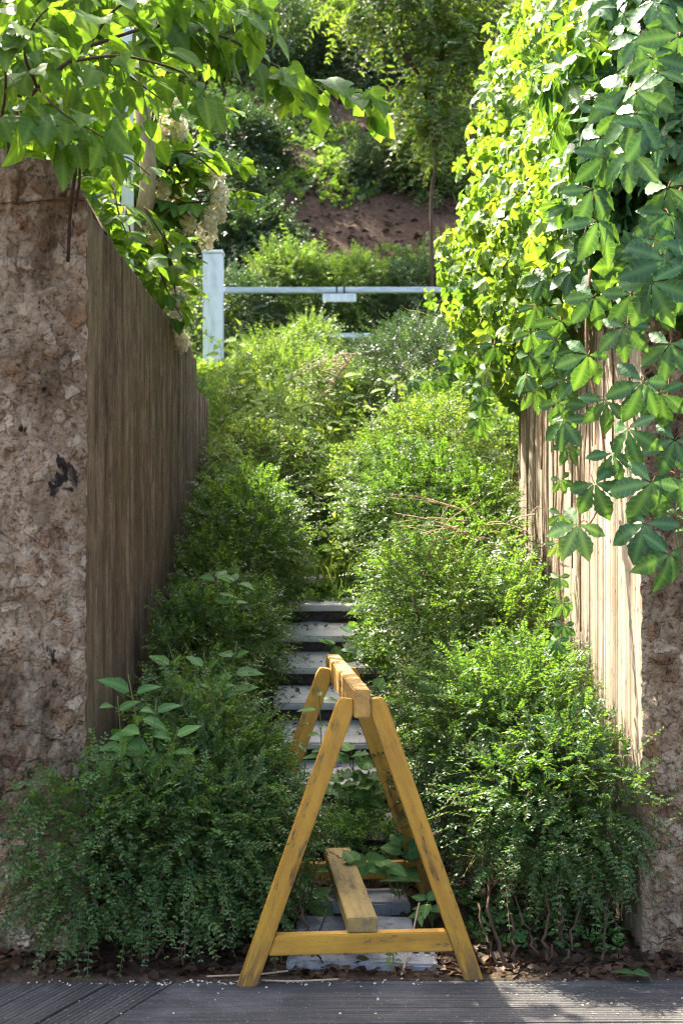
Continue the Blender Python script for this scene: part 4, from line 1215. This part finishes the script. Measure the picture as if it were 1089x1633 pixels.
# ---------------------------------------------------------------- creeper on the right wall
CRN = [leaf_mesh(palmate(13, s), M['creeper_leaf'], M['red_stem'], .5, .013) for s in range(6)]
CRF = palmate(4, 3, w=.30)
def creeper():
    rng = np.random.default_rng(77)
    root = thing('creeper', 'large five-leaved creeper spilling over the right concrete wall', 'climber', (1.3, 6.0, 2.35))
    blobs = [(1.18, 8.3, 3.0, .60, .75, .74), (1.40, 8.2, 4.0, .64, .9, .85), (1.27, 6.9, 3.05, .62, .9, .84), (1.55, 6.9, 4.0, .65, .9, .8), (1.40, 5.7, 3.15, .58, .8, .90), (1.6, 5.6, 4.0, .62, .8, .7),
             (1.42, 4.75, 3.0, .62, .48, .78), (1.75, 4.7, 3.9, .7, .6, .7), (1.30, 4.65, 2.75, .44, .36, .52), (1.22, 5.4, 2.72, .42, .5, .48), (1.15, 6.2, 2.65, .36, .5, .42)]
    n = 15000
    P, out, k, u = blob_points(rng, blobs, n, (.55, 1.0), .35, 5, .0)
    # drop leaves buried deep inside another lobe, or in the wall
    B = np.array(blobs)
    dn = np.min(np.linalg.norm((P[:, None] - B[None, :, :3]) / B[None, :, 3:6], axis=-1), 1)
    low = np.clip((2.45 - P[:, 2]) / .6, 0, 1)
    ok = ~in_solid(P) & (dn > .52) & (P[:, 0] < 2.0) & (rng.random(n) > low * .6)
    P, out = P[ok], out[ok]
    n = len(P)
    near = P[:, 1] < 5.3
    d = unit(np.array([0, 0, -.75]) + .55 * out + .45 * rng.normal(size=(n, 3)))
    nr = unit(out + np.array([0, 0, .65]) + .62 * rng.normal(size=(n, 3)))
    size = np.where(near, .10, .072) * rng.uniform(.6, 1.2, n)
    # individuals: hand-set strands in front plus the leaves nearest the camera on the outside
    vis = (out @ np.array([-.45, -.85, -.05])) + .9 * (dn[ok] - .8) - (P[:, 1] - 4.2) * .25
    vis = np.where((P[:, 1] < 6.4) & (P[:, 0] < 1.55), vis, -9)
    order = np.argsort(-vis)
    pick = order[:215]
    for i in pick:
        place_leaf(CRN[int(rng.integers(6))], root, rel(P[i], root), d[i], nr[i], size[i])
    rest = np.ones(n, bool); rest[pick] = False
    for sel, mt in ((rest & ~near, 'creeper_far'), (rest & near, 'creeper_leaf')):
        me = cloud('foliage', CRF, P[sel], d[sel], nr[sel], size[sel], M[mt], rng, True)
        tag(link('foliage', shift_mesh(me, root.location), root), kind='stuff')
    # hanging strands in front of the wall end and over the passage face
    strands = [([(1010, 430, 4.4), (1000, 560, 4.35), (1015, 700, 4.32), (1040, 830, 4.3), (1050, 915, 4.25)], 7, .14),
               ([(1060, 420, 4.45), (1070, 560, 4.4), (1060, 700, 4.4), (1085, 800, 4.4)], 5, .13),
               ([(940, 430, 4.7), (935, 560, 4.6), (960, 690, 4.5), (960, 790, 4.45), (920, 870, 4.4)], 6, .13),
               ([(1085, 300, 4.3), (1040, 400, 4.2), (1050, 470, 4.15)], 5, .155),
               ([(880, 500, 5.2), (890, 600, 5.1), (905, 690, 5.0)], 6, .115),
               ([(900, 640, 5.6), (898, 760, 5.5), (890, 880, 5.4), (895, 985, 5.35), (892, 1040, 5.35)], 9, .075),
               ([(1000, 150, 4.3), (960, 260, 4.25), (930, 380, 4.25)], 6, .14),
               ([(1070, 60, 4.2), (1030, 170, 4.15), (1010, 280, 4.15)], 7, .14),
               ([(860, 430, 5.6), (850, 560, 5.6), (845, 640, 5.7)], 6, .10),
               ([(790, 540, 6.9), (770, 640, 6.8), (765, 695, 6.9)], 6, .095),
               ([(730, 560, 7.9), (700, 610, 7.8), (660, 615, 7.7)], 6, .10)]
    for pts, m_, sz in strands:
        C = curve([at(*p) for p in pts], 24)
        V, F = tube(C, np.linspace(.006, .0025, len(C)), 5)
        link('stem', mesh_np('stem', rel(V, root), F, M['red_stem'], smooth=True), root)
        for j in range(m_):
            f = (j + .8) / m_
            q = C[min(len(C) - 1, int(f * (len(C) - 1)))]
            s = sz * rng.uniform(.75, 1.1)
            o_ = np.array([rng.uniform(-.9, .6), -1.0, rng.uniform(-.1, .5)])
            dd = unit(np.array([rng.uniform(-.6, .6), -.15, -.8]))
            place_leaf(CRN[int(rng.integers(6))], root, rel(q + unit(o_) * s * .45 + np.array([0, 0, .02]), root), dd, o_ + np.array([0, 0, .5]) + .2 * rng.normal(size=3), s)
    # woody stems on the wall
    for i in range(26):
        y = rng.uniform(5.2, 8.3); x = XR - .016
        z1 = 2.75; z0 = rng.uniform(.9, 2.0)
        zs = np.linspace(z1, z0, 8)
        C = np.stack([np.full(8, x) - rng.uniform(0, .02), y + np.cumsum(rng.normal(size=8) * .022), zs], -1)
        V, F = tube(curve(C, 21), rng.uniform(.0022, .005), 4)
        link('stem', mesh_np('stem', rel(V, root), F, M['twig'], smooth=True), root)
    for i in range(10):
        b = blobs[i % len(blobs)]
        p0 = np.array([1.5, b[1] + rng.uniform(-.4, .4), 2.3]); p2 = np.array(b[:3]) + rng.uniform(-.4, .4, 3) * np.array(b[3:6]) + np.array([0, 0, .4])
        C = curve([p0, (p0 + p2) / 2 + rng.normal(size=3) * .1, p2], 10)
        V, F = tube(C, np.linspace(.02, .008, len(C)), 6)
        link('stem', mesh_np('stem', rel(V, root), F, M['bark'], smooth=True), root)
    # pale curling tendrils on the sunny side
    T = []
    for i in range(420):
        j = int(rng.integers(n))
        if P[j, 1] < 6.6 or out[j, 0] > -.25: continue
        p = P[j] + out[j] * .03
        d0 = unit(out[j] + .5 * rng.normal(size=3) + np.array([-.3, 0, .15])); e = unit(np.cross(d0, rng.normal(size=3)))
        l = rng.uniform(.06, .20)
        C = curve([p, p + d0 * l * .5 + e * l * .1, p + d0 * l - e * l * .1, p + d0 * l * 1.2 + e * l * rng.uniform(-.2, .2)], 9)
        T.append(tube(C, np.linspace(.0026, .0013, len(C)), 4))
    V, F = merge(T)
    tag(link('tendrils', mesh_np('tendrils', rel(V, root), F, M['tendril'], smooth=True), root), kind='stuff')
creeper()

# small sprig at the right edge
weed('broadleaf_weed', 'thin light sprig growing on the broken right wall end under the creeper', at(1085, 900, 4.86), [at(1050, 780, 4.75), at(1075, 815, 4.72), at(1085, 770, 4.75)], WEED, 6, .05, 220, start=.3, stemr=.003)

# ---------------------------------------------------------------- overhanging mulberry at upper left
MUL = [leaf_mesh(leaf_lobed(b, s), M['mulberry_leaf'], M['green_stem'], .25, .012) for s, b in ((11, .2), (12, .4), (13, .3))] + [leaf_mesh(leaf_heart(.40, 9, b), M['mulberry_leaf'], M['green_stem'], .25, .012) for b in (.15, .3, .45)]
def mulberry():
    rng = np.random.default_rng(303)
    base = np.array([-2.25, 6.6, 2.3])
    root = thing('mulberry_tree', 'leafy tree overhanging the top left corner from behind the wall', 'tree', base)
    trunk = curve([base, base + [.05, -.1, .8], base + [.1, -.5, 1.8], base + [.0, -.8, 2.8]], 16)
    V, F = tube(trunk, np.linspace(.09, .05, len(trunk)), 10)
    link('trunk', mesh_np('trunk', rel(V, root), F, M['bark'], smooth=True), root)
    tw = {}
    main = [base + [.06, -.2, 1.0], at(-160, 330, 5.2), at(0, 208, 4.75), at(60, 140, 4.7), at(110, 98, 4.7), at(140, 74, 4.75)]
    limbs = [(main, .014, 0),
             ([at(140, 74, 4.75), at(260, 40, 4.9), at(360, 60, 5.0), at(440, 105, 5.05), at(500, 138, 5.1), at(575, 148, 5.1), at(610, 150, 5.1)], .007, 46),
             ([at(110, 98, 4.7), at(200, 90, 4.6), at(300, 120, 4.7), at(330, 160, 4.7)], .006, 16),
             ([at(140, 74, 4.75), at(190, 10, 4.6), at(280, -30, 4.6), at(380, -10, 4.7), at(425, 50, 4.75)], .006, 34),
             ([at(60, 140, 4.7), at(100, 180, 4.55), at(150, 210, 4.5), at(190, 235, 4.5)], .005, 13),
             ([at(60, 140, 4.7), at(40, 80, 4.5), at(70, 20, 4.4), at(140, -20, 4.4)], .006, 20),
             ([at(-40, 250, 4.8), at(20, 190, 4.6), at(90, 200, 4.5), at(130, 250, 4.55)], .005, 14),
             ([trunk[-5], at(-60, -60, 5.3), at(120, -40, 5.4), at(300, -20, 5.5), at(430, 10, 5.6)], .012, 30),
             ([trunk[-3], at(-100, 60, 5.6), at(50, 60, 5.7), at(170, 100, 5.8), at(260, 160, 5.9)], .010, 26),
             ([trunk[-7], at(-100, 150, 5.6), at(20, 150, 5.8), at(110, 190, 5.9), at(160, 250, 6.0)], .009, 24),
             ([trunk[-1], at(0, -200, 6.0), at(200, -160, 5.6), at(400, -130, 5.6)], .012, 26),
             ([trunk[-2], np.array([-1.3, 6.0, 4.5]), np.array([-.8, 5.7, 4.5]), np.array([-.3, 5.6, 4.5])], .02, 0),
             ([at(0, 208, 4.75), at(10, 120, 4.5), at(-10, 40, 4.4), at(20, -40, 4.4)], .006, 18)]
    nleaf = 0
    for pts, r0, m_ in limbs:
        C = curve(pts, 30)
        V, F = tube(C, np.linspace(r0, max(.002, r0 * .3), len(C)), 6)
        link('branch', mesh_np('branch', rel(V, root), F, M['bark'], smooth=True), root)
        T = unit(np.gradient(C, axis=0))
        for j in range(m_):
            f = .12 + .88 * (j + .5) / m_
            i = min(len(C) - 1, int(f * (len(C) - 1)))
            s = .115 * rng.uniform(.65, 1.2)
            sd = unit(np.cross(T[i], [0, 0, 1.0])) * (1 if j % 2 else -1)
            q = C[i] + sd * rng.uniform(.01, .05) + np.array([0, 0, rng.uniform(-.06, .05)])
            d = unit(T[i] * .5 + sd * rng.uniform(.3, .9) + np.array([0, 0, -rng.uniform(.2, .9)]) + .2 * rng.normal(size=3))
            nr = unit(np.array([0, -.35, 1.0]) + .45 * rng.normal(size=3))
            place_leaf(MUL[int(rng.integers(6))], root, rel(q + d * s * .2, root), d, nr, s)
            nleaf += 1
    # remaining crown, above and behind
    blobs = [(-2.0, 6.0, 4.2, .7, .8, .6), (-2.7, 6.3, 4.2, .8, 1.0, .8), (-1.25, 5.3, 3.75, .6, .5, .25), (-1.9, 5.0, 3.8, .8, .8, .5), (-.75, 5.2, 3.72, .5, .5, .16), (-.75, 5.7, 4.5, .5, .5, .3), (-1.75, 6.6, 4.0, .4, .4, .35), (-1.0, 4.95, 3.22, .40, .35, .12), (-.55, 5.05, 3.36, .32, .3, .09), (-1.1, 5.9, 3.4, .4, .4, .2)]
    P, out, k, u = blob_points(rng, blobs, 3000, (.2, 1.0), .3, 8, .0)
    d = unit(np.array([0, 0, -.6]) + .5 * out + .5 * rng.normal(size=P.shape)); nr = unit(np.array([0, 0, 1.0]) + .45 * rng.normal(size=P.shape))
    me = cloud('foliage', strip_leaf([0, .2, .5, .8, 1], [.12, .36, .32, .16, 0], .25, .14), P, d, nr, .11 * rng.uniform(.6, 1.2, len(P)), M['mulberry_leaf'], rng, True)
    tag(link('foliage', shift_mesh(me, root.location), root), kind='stuff')
mulberry()

# ---------------------------------------------------------------- flowering shrub behind the left wall
MAPLE = [leaf_mesh(palmate(6, s, angs=(0, 55, -55), lens=(1, .8, .8), w=.30, droop=.15), M['mulberry_leaf'], M['green_stem'], .3) for s in (21, 22, 23)]
def flower_shrub():
    rng = np.random.default_rng(404)
    base = np.array([-1.55, 7.5, 2.3])
    root = thing('flowering_shrub', 'shrub with drooping cream flower clusters spilling over the left wall', 'shrub', base)
    cl = [(262, 190, 7.7, 1.0), (250, 225, 7.7, .9), (268, 240, 7.8, .8), (300, 285, 7.9, 1.0), (345, 285, 7.7, .8), (350, 310, 7.6, .8), (280, 320, 7.8, .8), (330, 375, 7.9, 1.0), (245, 370, 7.5, .8), (300, 355, 7.6, .7), (285, 480, 7.9, .8), (284, 512, 7.9, .9), (290, 545, 8.0, .7), (255, 155, 7.9, .8)]
    cl = [(px, py, Y - .35, s) for px, py, Y, s in cl] + [(275, 165, 7.2, .7), (285, 205, 7.3, .8), (335, 350, 7.3, .8), (260, 300, 7.2, .7), (350, 340, 7.4, .6)]
    tips = [at(px, py, Y) for px, py, Y, s in cl]
    # trunk and limbs
    trunk = curve([base, at(205, 400, 7.3), at(236, 300, 7.1), at(229, 190, 6.98), at(219, 110, 7.0), at(216, 60, 7.1)], 18)
    V, F = tube(trunk, np.linspace(.05, .035, len(trunk)), 10)
    link('trunk', mesh_np('trunk', rel(V, root), F, M['bark_pale'], smooth=True), root)
    fl_t = (np.array([(0, 0, 0), (.5, .5, .12), (0, 1, .05), (-.5, .5, .12)], float), np.array([(0, 1, 2), (0, 2, 3)]), np.zeros((4, 2)))
    for i, ((px, py, Y, s), tp) in enumerate(zip(cl, tips)):
        st = trunk[3 + i % 8]
        C = curve([st, (st + tp) / 2 + np.array([0, 0, .2]), tp + np.array([0, 0, .10])], 12)
        V, F = tube(C, np.linspace(.011, .004, len(C)), 5)
        link('branch', mesh_np('branch', rel(V, root), F, M['bark'], smooth=True), root)
        n = 150
        c = rng.normal(size=(n, 3)); c = unit(c) * rng.uniform(.3, 1, (n, 1)) ** .5
        ctr = tp + c * np.array([.062, .06, .088]) * s
        nr0 = unit(c + .4 * rng.normal(size=c.shape))
        P, D, NN, S = [], [], [], []
        for q in range(4):
            a = unit(np.cross(nr0, [.3, .5, .8])); b = np.cross(nr0, a)
            th = q * math.pi / 2
            P.append(ctr); D.append(a * math.cos(th) + b * math.sin(th) + nr0 * .25); NN.append(nr0); S.append(np.full(n, .0145))
        me = cloud('flower_cluster', fl_t, np.vstack(P), np.vstack(D), np.vstack(NN), np.concatenate(S), M['petal'], rng)
        link('flower_cluster', shift_mesh(me, root.location), root)
        for j in range(9):
            f = rng.uniform(.35, 1)
            q = C[int(f * (len(C) - 1))]
            a = rng.uniform(0, 2 * math.pi)
            d = unit(np.array([math.cos(a), math.sin(a) * .8 - .2, rng.uniform(-.5, .25)]))
            sz = .12 * rng.uniform(.7, 1.2)
            place_leaf(MAPLE[int(rng.integers(3))], root, rel(q + d * (.05 + sz * .3), root), d, np.array([0, -.2, 1]) + .4 * rng.normal(size=3), sz)
    # free leafy shoots reaching into the passage and over the wall top
    for pts, m_ in (([(280, 260, 7.8), (330, 240, 7.6), (380, 262, 7.5)], 8), ([(300, 310, 7.8), (370, 300, 7.6), (400, 318, 7.5)], 7), ([(200, 330, 6.6), (215, 390, 6.5), (250, 440, 6.5)], 10), ([(180, 290, 6.2), (190, 340, 6.0), (205, 380, 6.0)], 9), ([(250, 420, 7.4), (275, 480, 7.4), (300, 520, 7.6)], 10), ([(290, 250, 8), (330, 190, 7.9), (370, 175, 7.8)], 9), ([(250, 110, 8), (300, 70, 8), (340, 100, 8)], 10), ([(160, 260, 6.0), (200, 250, 6), (240, 280, 6.2)], 9), ([(230, 330, 7), (270, 390, 7), (300, 420, 7)], 9)):
        C = curve([at(*p) for p in pts], 14)
        V, F = tube(C, np.linspace(.006, .002, len(C)), 5)
        link('branch', mesh_np('branch', rel(V, root), F, M['bark'], smooth=True), root)
        for j in range(m_):
            q = C[int((j + .5) / m_ * (len(C) - 1))]
            a = rng.uniform(0, 2 * math.pi)
            d = unit(np.array([math.cos(a), math.sin(a) * .8 - .2, rng.uniform(-.6, .2)]))
            sz = .115 * rng.uniform(.7, 1.2)
            place_leaf(MAPLE[int(rng.integers(3))], root, rel(q + d * sz * .3, root), d, np.array([0, -.2, 1]) + .4 * rng.normal(size=3), sz)
    blobs = [(-1.45, 7.6, 3.15, .50, .8, .42), (-1.42, 8.2, 3.25, .33, .5, .5), (-1.8, 8.2, 3.9, .5, .7, .7), (-1.15, 6.2, 2.9, .16, .7, .18), (-1.7, 6.4, 3.0, .5, .8, .5)]
    P, out, k, u = blob_points(rng, blobs, 2300, (.3, 1.0), .3, 9, .0)
    ok = ~in_solid(P); P, out = P[ok], out[ok]
    d = unit(np.array([0, 0, -.4]) + .6 * out + .5 * rng.normal(size=P.shape)); nr = unit(np.array([0, 0, 1.0]) + .4 * rng.normal(size=P.shape))
    me = cloud('foliage', palmate(4, 21, angs=(0, 55, -55), lens=(1, .8, .8), w=.30, droop=.15), P, d, nr, .10 * rng.uniform(.6, 1.2, len(P)), M['mulberry_leaf'], rng, True)
    tag(link('foliage', shift_mesh(me, root.location), root), kind='stuff')
flower_shrub()

# ---------------------------------------------------------------- trees
def tree(label, base, limbs, crowns, n, L, nl, leaf, ll, mat, seed, r0, bark='bark', name='tree', group='trees on the hillside'):
    rng = np.random.default_rng(seed)
    base = np.array(base, float)
    root = thing(name, label, 'tree', base, group)
    for i, (pts, r_) in enumerate(limbs):
        C = curve(pts, 18)
        V, F = tube(C, np.linspace(r_, r_ * (.55 if i == 0 else .25), len(C)), 9)
        link('trunk' if i == 0 else 'limb', mesh_np('trunk', rel(V, root), F, M[bark], smooth=True), root)
    me, tw, P0 = spray_mesh(rng, crowns, n, L, nl, leaf, ll, mat, droop=.5, up=.1, rand=.6, shell=(.05, 1.0), lump=.4, seed=seed, check=False, tilt=.3)
    link('crown', shift_mesh(me, root.location), root)
    link('twigs', mesh_np('twigs', rel(tw[0], root), tw[1], M['twig']), root)
    return root
PIN = leaf_oval(.17, .2)
Yt = 14.6
b0 = at(692, 430, Yt); b0[2] = float(ground(b0[0], Yt, False)) - .05
tree('slender sapling with feathery yellow-green leaves right of the bare hillside', b0,
     [([b0, at(687, 330, Yt), at(694, 260, Yt), at(684, 180, Yt), at(668, 120, Yt), at(640, 62, Yt), at(645, -60, Yt)], .020), ([at(686, 190, Yt), at(700, 110, Yt), at(715, 40, Yt)], .014), ([at(668, 120, Yt), at(620, 60, Yt), at(570, 5, Yt)], .014), ([at(640, 62, Yt), at(690, 20, Yt), at(740, -20, Yt)], .012), ([at(688, 230, Yt), at(720, 190, Yt), at(750, 160, Yt)], .012)],
     [(*at(700, 110, Yt), .38, .4, .36), (*at(665, 180, Yt), .26, .3, .26), (*at(740, 60, Yt), .42, .4, .5), (*at(640, 20, Yt), .45, .4, .34), (*at(690, -60, Yt), .6, .5, .5), (*at(715, 200, Yt), .3, .3, .35), (*at(575, 5, Yt), .4, .35, .22)], 620, .34, 8, PIN, .085, M['tree_leaf'], 501, .035, name='sapling')
for i, (px, pyb, Y, r_, lab) in enumerate([(640, 70, 22.5, .13, 'grey-trunked tree at the top centre of the hillside'), (690, 90, 22.0, .10, 'second grey trunk on the hilltop, right of the centre one'), (790, 200, 20.0, .12, 'tree behind the top of the creeper'), (380, 120, 20.5, .10, 'tree behind the flowering shrub, left of the hillside')]):
    b0 = at(px, pyb, Y); b0[2] = float(ground(b0[0], Y, False)) - .1
    rg = np.random.default_rng(600 + i)
    t2 = b0 + np.array([rg.uniform(-.3, .3), 0, 3.0]); t3 = t2 + np.array([rg.uniform(-.6, .6), rg.uniform(-.3, .3), 2.2])
    cr = t3 + np.array([0, 0, .2])
    tree(lab, b0, [([b0, (b0 + t2) / 2 + rg.normal(size=3) * .08, t2, t3], r_), ([t2, t2 + [.6, -.3, .7], t2 + [1.2, -.5, 1.3]], r_ * .5), ([t2, t2 + [-.6, -.2, .6], t2 + [-1.3, -.5, 1.0]], r_ * .5), ([(b0 + t2) / 2, t2 + [.5, -.5, -.4], t2 + [.9, -.9, .1]], r_ * .35)],
         [(cr[0], cr[1], cr[2], 1.5, 1.3, 1.0), (cr[0] + 1.1, cr[1] - .4, cr[2] - .5, .9, .9, .6), (cr[0] - 1.1, cr[1] - .4, cr[2] - .6, .9, .9, .6), (cr[0] + .4, cr[1] - .9, cr[2] - 1.5, .7, .6, .4)], 1100, .5, 7, OVAL, .12, M['tree_leaf'], 610 + i, r_)
# bright bushes and a tree behind the left wall
b0 = np.array([-3.7, 11.4, 2.3])
tree('loose light green tree behind the left wall at the top left corner', b0, [([b0, b0 + [.1, 0, 1.5], b0 + [.0, -.1, 3.0], b0 + [.2, 0, 4.2]], .09), ([b0 + [.05, 0, 2.0], b0 + [.8, .1, 2.8], b0 + [1.5, .2, 3.2]], .04), ([b0 + [0, 0, 2.4], b0 + [-.7, .1, 3.0], b0 + [-1.3, 0, 3.6]], .04)],
     [(-3.5, 11.4, 6.1, 1.2, .8, 1.0), (-3.4, 11.3, 4.7, 1.0, .7, .7), (-4.4, 11.4, 5.4, .9, .8, 1.1), (-2.95, 12.0, 6.5, .6, .6, .6)], 1900, .42, 7, OVAL, .10, M['tree_leaf'], 640, .09, group='trees behind the left wall')
shrub('garden_shrub', 'bright backlit bush behind the left wall, under the overhanging tree', 'shrub', (-2.6, 9.2, None), [(-2.5, 9.2, 3.5, .9, .7, .9), (-1.9, 9.6, 3.2, .6, .6, .7), (-2.9, 9.0, 4.4, .8, .6, .7)], 1700, .3, 7, OVAL, .06, M['tree_leaf'], 'bushes behind the left wall', seed=701, check=False)
shrub('garden_shrub', 'tall backlit bush behind the slim white post at upper left', 'shrub', (-2.5, 12.4, None), [(-2.5, 12.4, 4.2, .7, .6, 1.0), (-1.9, 12.6, 3.7, .4, .5, .6), (-3.0, 12.4, 5.2, .9, .6, .9)], 1700, .32, 7, OVAL, .065, M['tree_leaf'], 'bushes behind the left wall', seed=702, check=False)
shrub('garden_shrub', 'low bush between the white posts and the left wall end', 'shrub', (-1.6, 10.6, None), [(-1.62, 10.5, 2.6, .45, .5, .4)], 900, .22, 7, OVAL, .045, M['slope_leaf'], 'bushes behind the left wall', seed=703)

# ---------------------------------------------------------------- litter
def litter(name, label, n, xr, yr, size, mat, seed, zoff=.006, tmpl=None, onz=None, steps=False):
    rng = np.random.default_rng(seed)
    x = rng.uniform(*xr, n); y = rng.uniform(*yr, n)
    z = ground(x, y) + zoff if onz is None else np.full(n, onz)
    P = np.stack([x, y, z + rng.uniform(0, .012, n)], -1)
    d = unit(np.stack([rng.normal(size=n), rng.normal(size=n), .25 * rng.normal(size=n)], -1))
    nr = unit(np.array([0, 0, 1.0]) + .4 * rng.normal(size=(n, 3)))
    me = cloud(name, tmpl or strip_leaf([0, .3, .65, 1], [.03, .28, .24, 0], .3, .35), P, d, nr, size * rng.uniform(.5, 1.3, n), mat, rng)
    return tag(link(name, me), label, None, None, 'stuff')
litter('leaf_litter', 'dead brown leaves under the shrubs along the deck edge', 1500, (-1.5, 1.6), (4.72, 5.25), .05, M['dead_leaf'], 801)
litter('path_litter', 'dead leaves between the paving slabs and steps', 500, (-.45, .55), (4.9, 6.0), .035, M['dead_leaf'], 802)
litter('hillside_litter', 'fallen leaves on the bare earth hillside', 2600, (-3, 3), (15, 23), .11, M['dead_leaf'], 803)
rng = np.random.default_rng(805)
n = 170
k_ = rng.integers(-1, 6, n); f_ = np.clip(rng.beta(2.2, .9, n), 0, .97)
x = rng.uniform(-.33, .43, n); y = 6.33 + .32 * k_ + .27 * f_; z = .386 + .15 * k_ + .002 + .15 * (y - 6.3 - .32 * k_) + .006
P = np.stack([x, y, z], -1)
me = cloud('step_litter', strip_leaf([0, .3, .65, 1], [.03, .28, .24, 0], .3, .35), P, unit(np.stack([rng.normal(size=n), rng.normal(size=n), 0 * x], -1)), unit(np.array([0, 0, 1.0]) + .4 * rng.normal(size=(n, 3))), .032 * rng.uniform(.4, 1.3, n), M['dead_leaf'], rng)
tag(link('step_litter', me), 'dead leaves lying on the stone steps', None, None, 'stuff')
rng = np.random.default_rng(804)
n = 150
x = np.concatenate([rng.normal(size=100) * .28 - .42, rng.uniform(-1.4, 1.3, 50)]); y = 4.675 + x * math.tan(DK) - np.abs(rng.normal(size=n)) * .02 + rng.uniform(-.005, .02, n)
y[-25:] -= rng.uniform(0, .35, 25)
z = np.where(y > 4.686 + x * math.tan(DK), .004, .002) + .002
P = np.stack([x, y, z], -1)
me = cloud('fallen_petals', strip_leaf([0, .4, .8, 1], [.2, .45, .35, 0], .2, .3), P, unit(np.stack([rng.normal(size=n), rng.normal(size=n), 0 * x], -1)), unit(np.array([0, 0, 1.0]) + .5 * rng.normal(size=(n, 3))), .0095 * rng.uniform(.6, 1.4, n), M['petal'], rng)
tag(link('fallen_petals', me), 'small cream petals scattered along the deck edge', None, None, 'stuff')
# dry roots and twigs at the deck edge
for i, (pts, lab) in enumerate([([(330, 1568, 4.70), (400, 1556, 4.72), (460, 1548, 4.74)], 'thin brown twig lying on the deck edge in front of the lower left shrub'), ([(415, 1582, 4.66), (470, 1584, 4.65), (540, 1574, 4.67)], 'curved pale straw on the deck by the left foot of the sawhorse'), ([(640, 1558, 4.72), (655, 1500, 4.9), (668, 1440, 5.1)], 'straw leaning beside the slabs near the right leg')]):
    C = curve([at(*p) for p in pts], 10)
    C[:, 2] = np.maximum(C[:, 2], .012)
    V, F = tube(C, .0035, 5)
    o = link('twig', mesh_np('twig', V, F, M['straw'], smooth=True)); tag(o, lab, 'twig')
fl = leaf_mesh(leaf_lobed(.1, 5), M['weed_leaf'], M['green_stem'], .3)
o = bpy.data.objects.new('fallen_leaf', fl); COL.objects.link(o)
p = at(1030, 1562, 4.70); o.location = (p[0], 4.68, .02); o.scale = (.12,) * 3; o.rotation_euler = (.15, .1, R(80))
tag(o, 'curled green leaf fallen on the deck edge at lower right', 'leaf')
